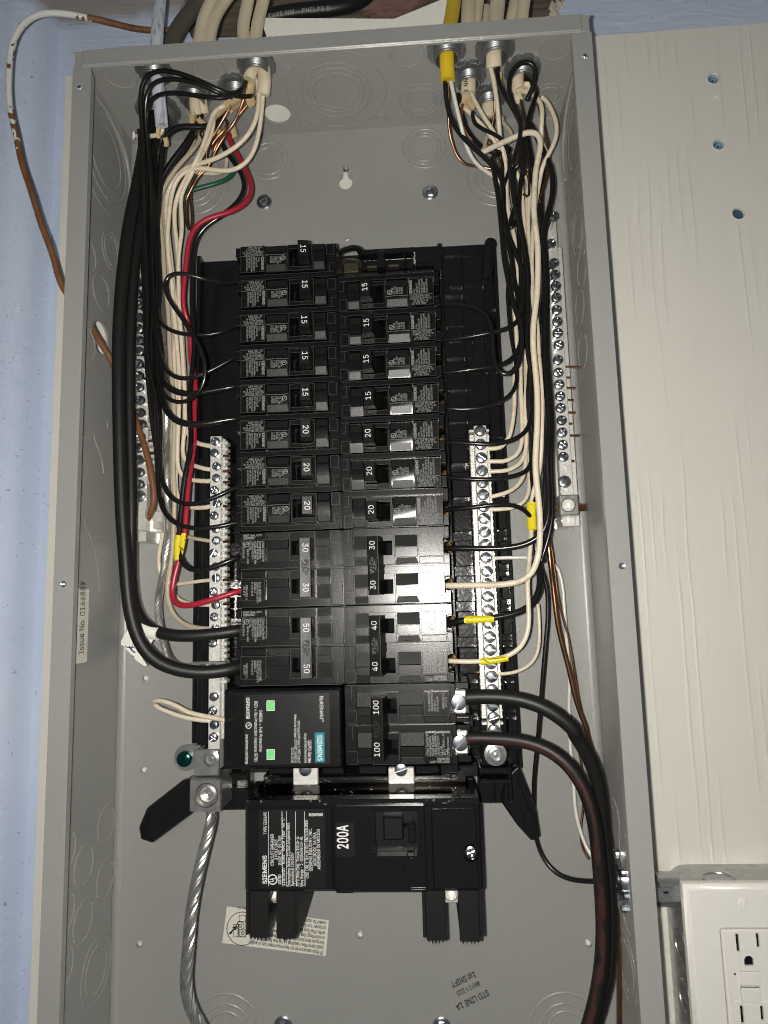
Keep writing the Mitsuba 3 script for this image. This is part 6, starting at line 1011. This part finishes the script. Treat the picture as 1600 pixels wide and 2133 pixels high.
obj(O + '__knockout', cat([lathe([(9.5, 0), (9.8, .8), (11, .8), (11.4, 0)], ((X0 + X1) / 2 - 24, -22, ZT), (0, 0, 1), 32)]), 'm_galvanised', 30)
obj(O + '__nipple', cat([lathe([(9.5, 0), (10.5, 0), (10.5, 14), (9.5, 14)], (X0 - 14, -22, at(1390, 1852, -22)[2]), (1, 0, 0), 24), cb(HX + 1, X0, -40, -38.5, at(1390, 1880, -40)[2], at(1390, 1850, -40)[2], .4), hull([at(1368, 1828, -40), at(1403, 1842, -40), at(1403, 1850, -40), at(1368, 1836, -40), at(1368, 1828, -30), at(1403, 1842, -30)])]), 'm_galvanised', 30)
c = at(1388, 1860, -41); obj(O + '__nipple', cb(c[0] - 1.5, c[0] + 1.5, -41.2, -40, c[2] - .4, c[2] + .4, .1), 'm_slot')
PL = thing('cover_plate', 'large white wall plate on the outlet box at the lower right corner', 'cover plate')
px0 = at(1418, 1838, PY + 1)[0]; pz1 = at(1500, 1837, PY + 1)[2]; PW, PH = 118.0, 118.0
plate = hull([(x, y, z) for (d, y) in ((0, PY + 3), (.2, PY - .6), (2.2, PY - 3.2), (3.6, PY - 3.8)) for x in (px0 + d, px0 + PW - d) for z in (pz1 - d, pz1 - PH + d)])
rx0, rz1 = at(1499, 1935, PY - 4)[0], at(1540, 1933, PY - 4)[2]; rx1, rz0 = rx0 + 36, rz1 - 68
plate = plate - cb(rx0, rx1, PY - 10, PY + 10, rz0, rz1, 1.2)
obj(PL + '__plate', plate, 'm_cover', 30)
c = at(1548, 1881, PY - 4); obj(PL + '__screw', screw_head(c + [0, .4, 0], 2.9, 1.1, slot=.75, rot=1.45), 'm_cover', 25)
RC = thing('receptacle', 'white ground fault receptacle with test buttons in the wall plate', 'receptacle')
FYR = PY - 4.6
face = cb(rx0 + .9, rx1 - .9, FYR, PY + 3, rz0 + .9, rz1 - .9, 1.0)
cut = []
for u, v, w_, h_ in ((1537, 1964, 1.0, 5.2), (1579, 1959, .95, 4.2), (1546.5, 2114, 1.0, 5.2), (1588, 2111, .95, 4.2)):
    c = at(u, v, FYR); cut.append(cb(c[0] - w_, c[0] + w_, FYR - 2, FYR + 9, c[2] - h_, c[2] + h_, .1))
c = at(1560.5, 2003, FYR); cut.append(cb(c[0] - 2.9, c[0] + 2.9, FYR - 2, FYR + 9, c[2] - 2.6, c[2] + .4, .2)); cut.append(manifold3d.Manifold.cylinder(12, 2.9, 2.9, 20).rotate([90, 0, 0]).translate([c[0], FYR + 9, c[2] + .4]))
a, b = at(1521, 2023, FYR), at(1640, 2088, FYR); cut.append(cb(a[0], rx1 - 2, FYR - 2, FYR + .5, b[2], a[2], .3))
m = face
for k_ in cut: m = m - k_
obj(RC + '__face', m, 'm_cover', 25)
obj(RC + '__slot_hole', cb(rx0 + 2, rx1 - 2, FYR + 1.6, FYR + 2.2, rz0 + 2, rz1 - 2, .1), 'm_slot')
obj(RC + '__test_button', cb(at(1543, 2040, FYR)[0], at(1583, 2040, FYR)[0], FYR - .9, FYR + .6, at(1560, 2053, FYR)[2], at(1560, 2024, FYR)[2], .5), 'm_cover', 25)
obj(RC + '__reset_button', cb(at(1544, 2070, FYR)[0], at(1584, 2070, FYR)[0], FYR - .9, FYR + .6, at(1560, 2087, FYR)[2], at(1560, 2058, FYR)[2], .5), 'm_cover', 25)
for (ua, va, ub, vb) in ((1541.5, 2022, 1584.5, 2055), (1542.5, 2056, 1585.5, 2089)):
    a, b = at(ua, va, FYR), at(ub, vb, FYR); obj(RC + '__button_gap', cb(a[0], b[0], FYR + .38, FYR + .46, b[2], a[2], .01), 'm_dull_zinc')
c = at(1531, 2029, FYR + .5); obj(RC + '__status_light', disc(c, .6, .3), 'm_slot')
a = at(1567, 2030, FYR - .9); b = at(1567, 2066, FYR - .9); c = at(1533, 2046, FYR + .5); d = at(1597, 2040, FYR + .5)
obj(RC + '__embossed_lettering', cat([text('RESET', a[0], a[2], 1.6, -90, FYR - .9, stretch=.8, depth=.12), text('TEST', b[0], b[2], 1.6, -90, FYR - .9, stretch=.9, depth=.12), text('MONTHLY', c[0], c[2], 1.4, -90, FYR + .5, depth=.12), text('PRESS', d[0], d[2], 1.4, -90, FYR + .5, depth=.12)]), 'm_cover', False)
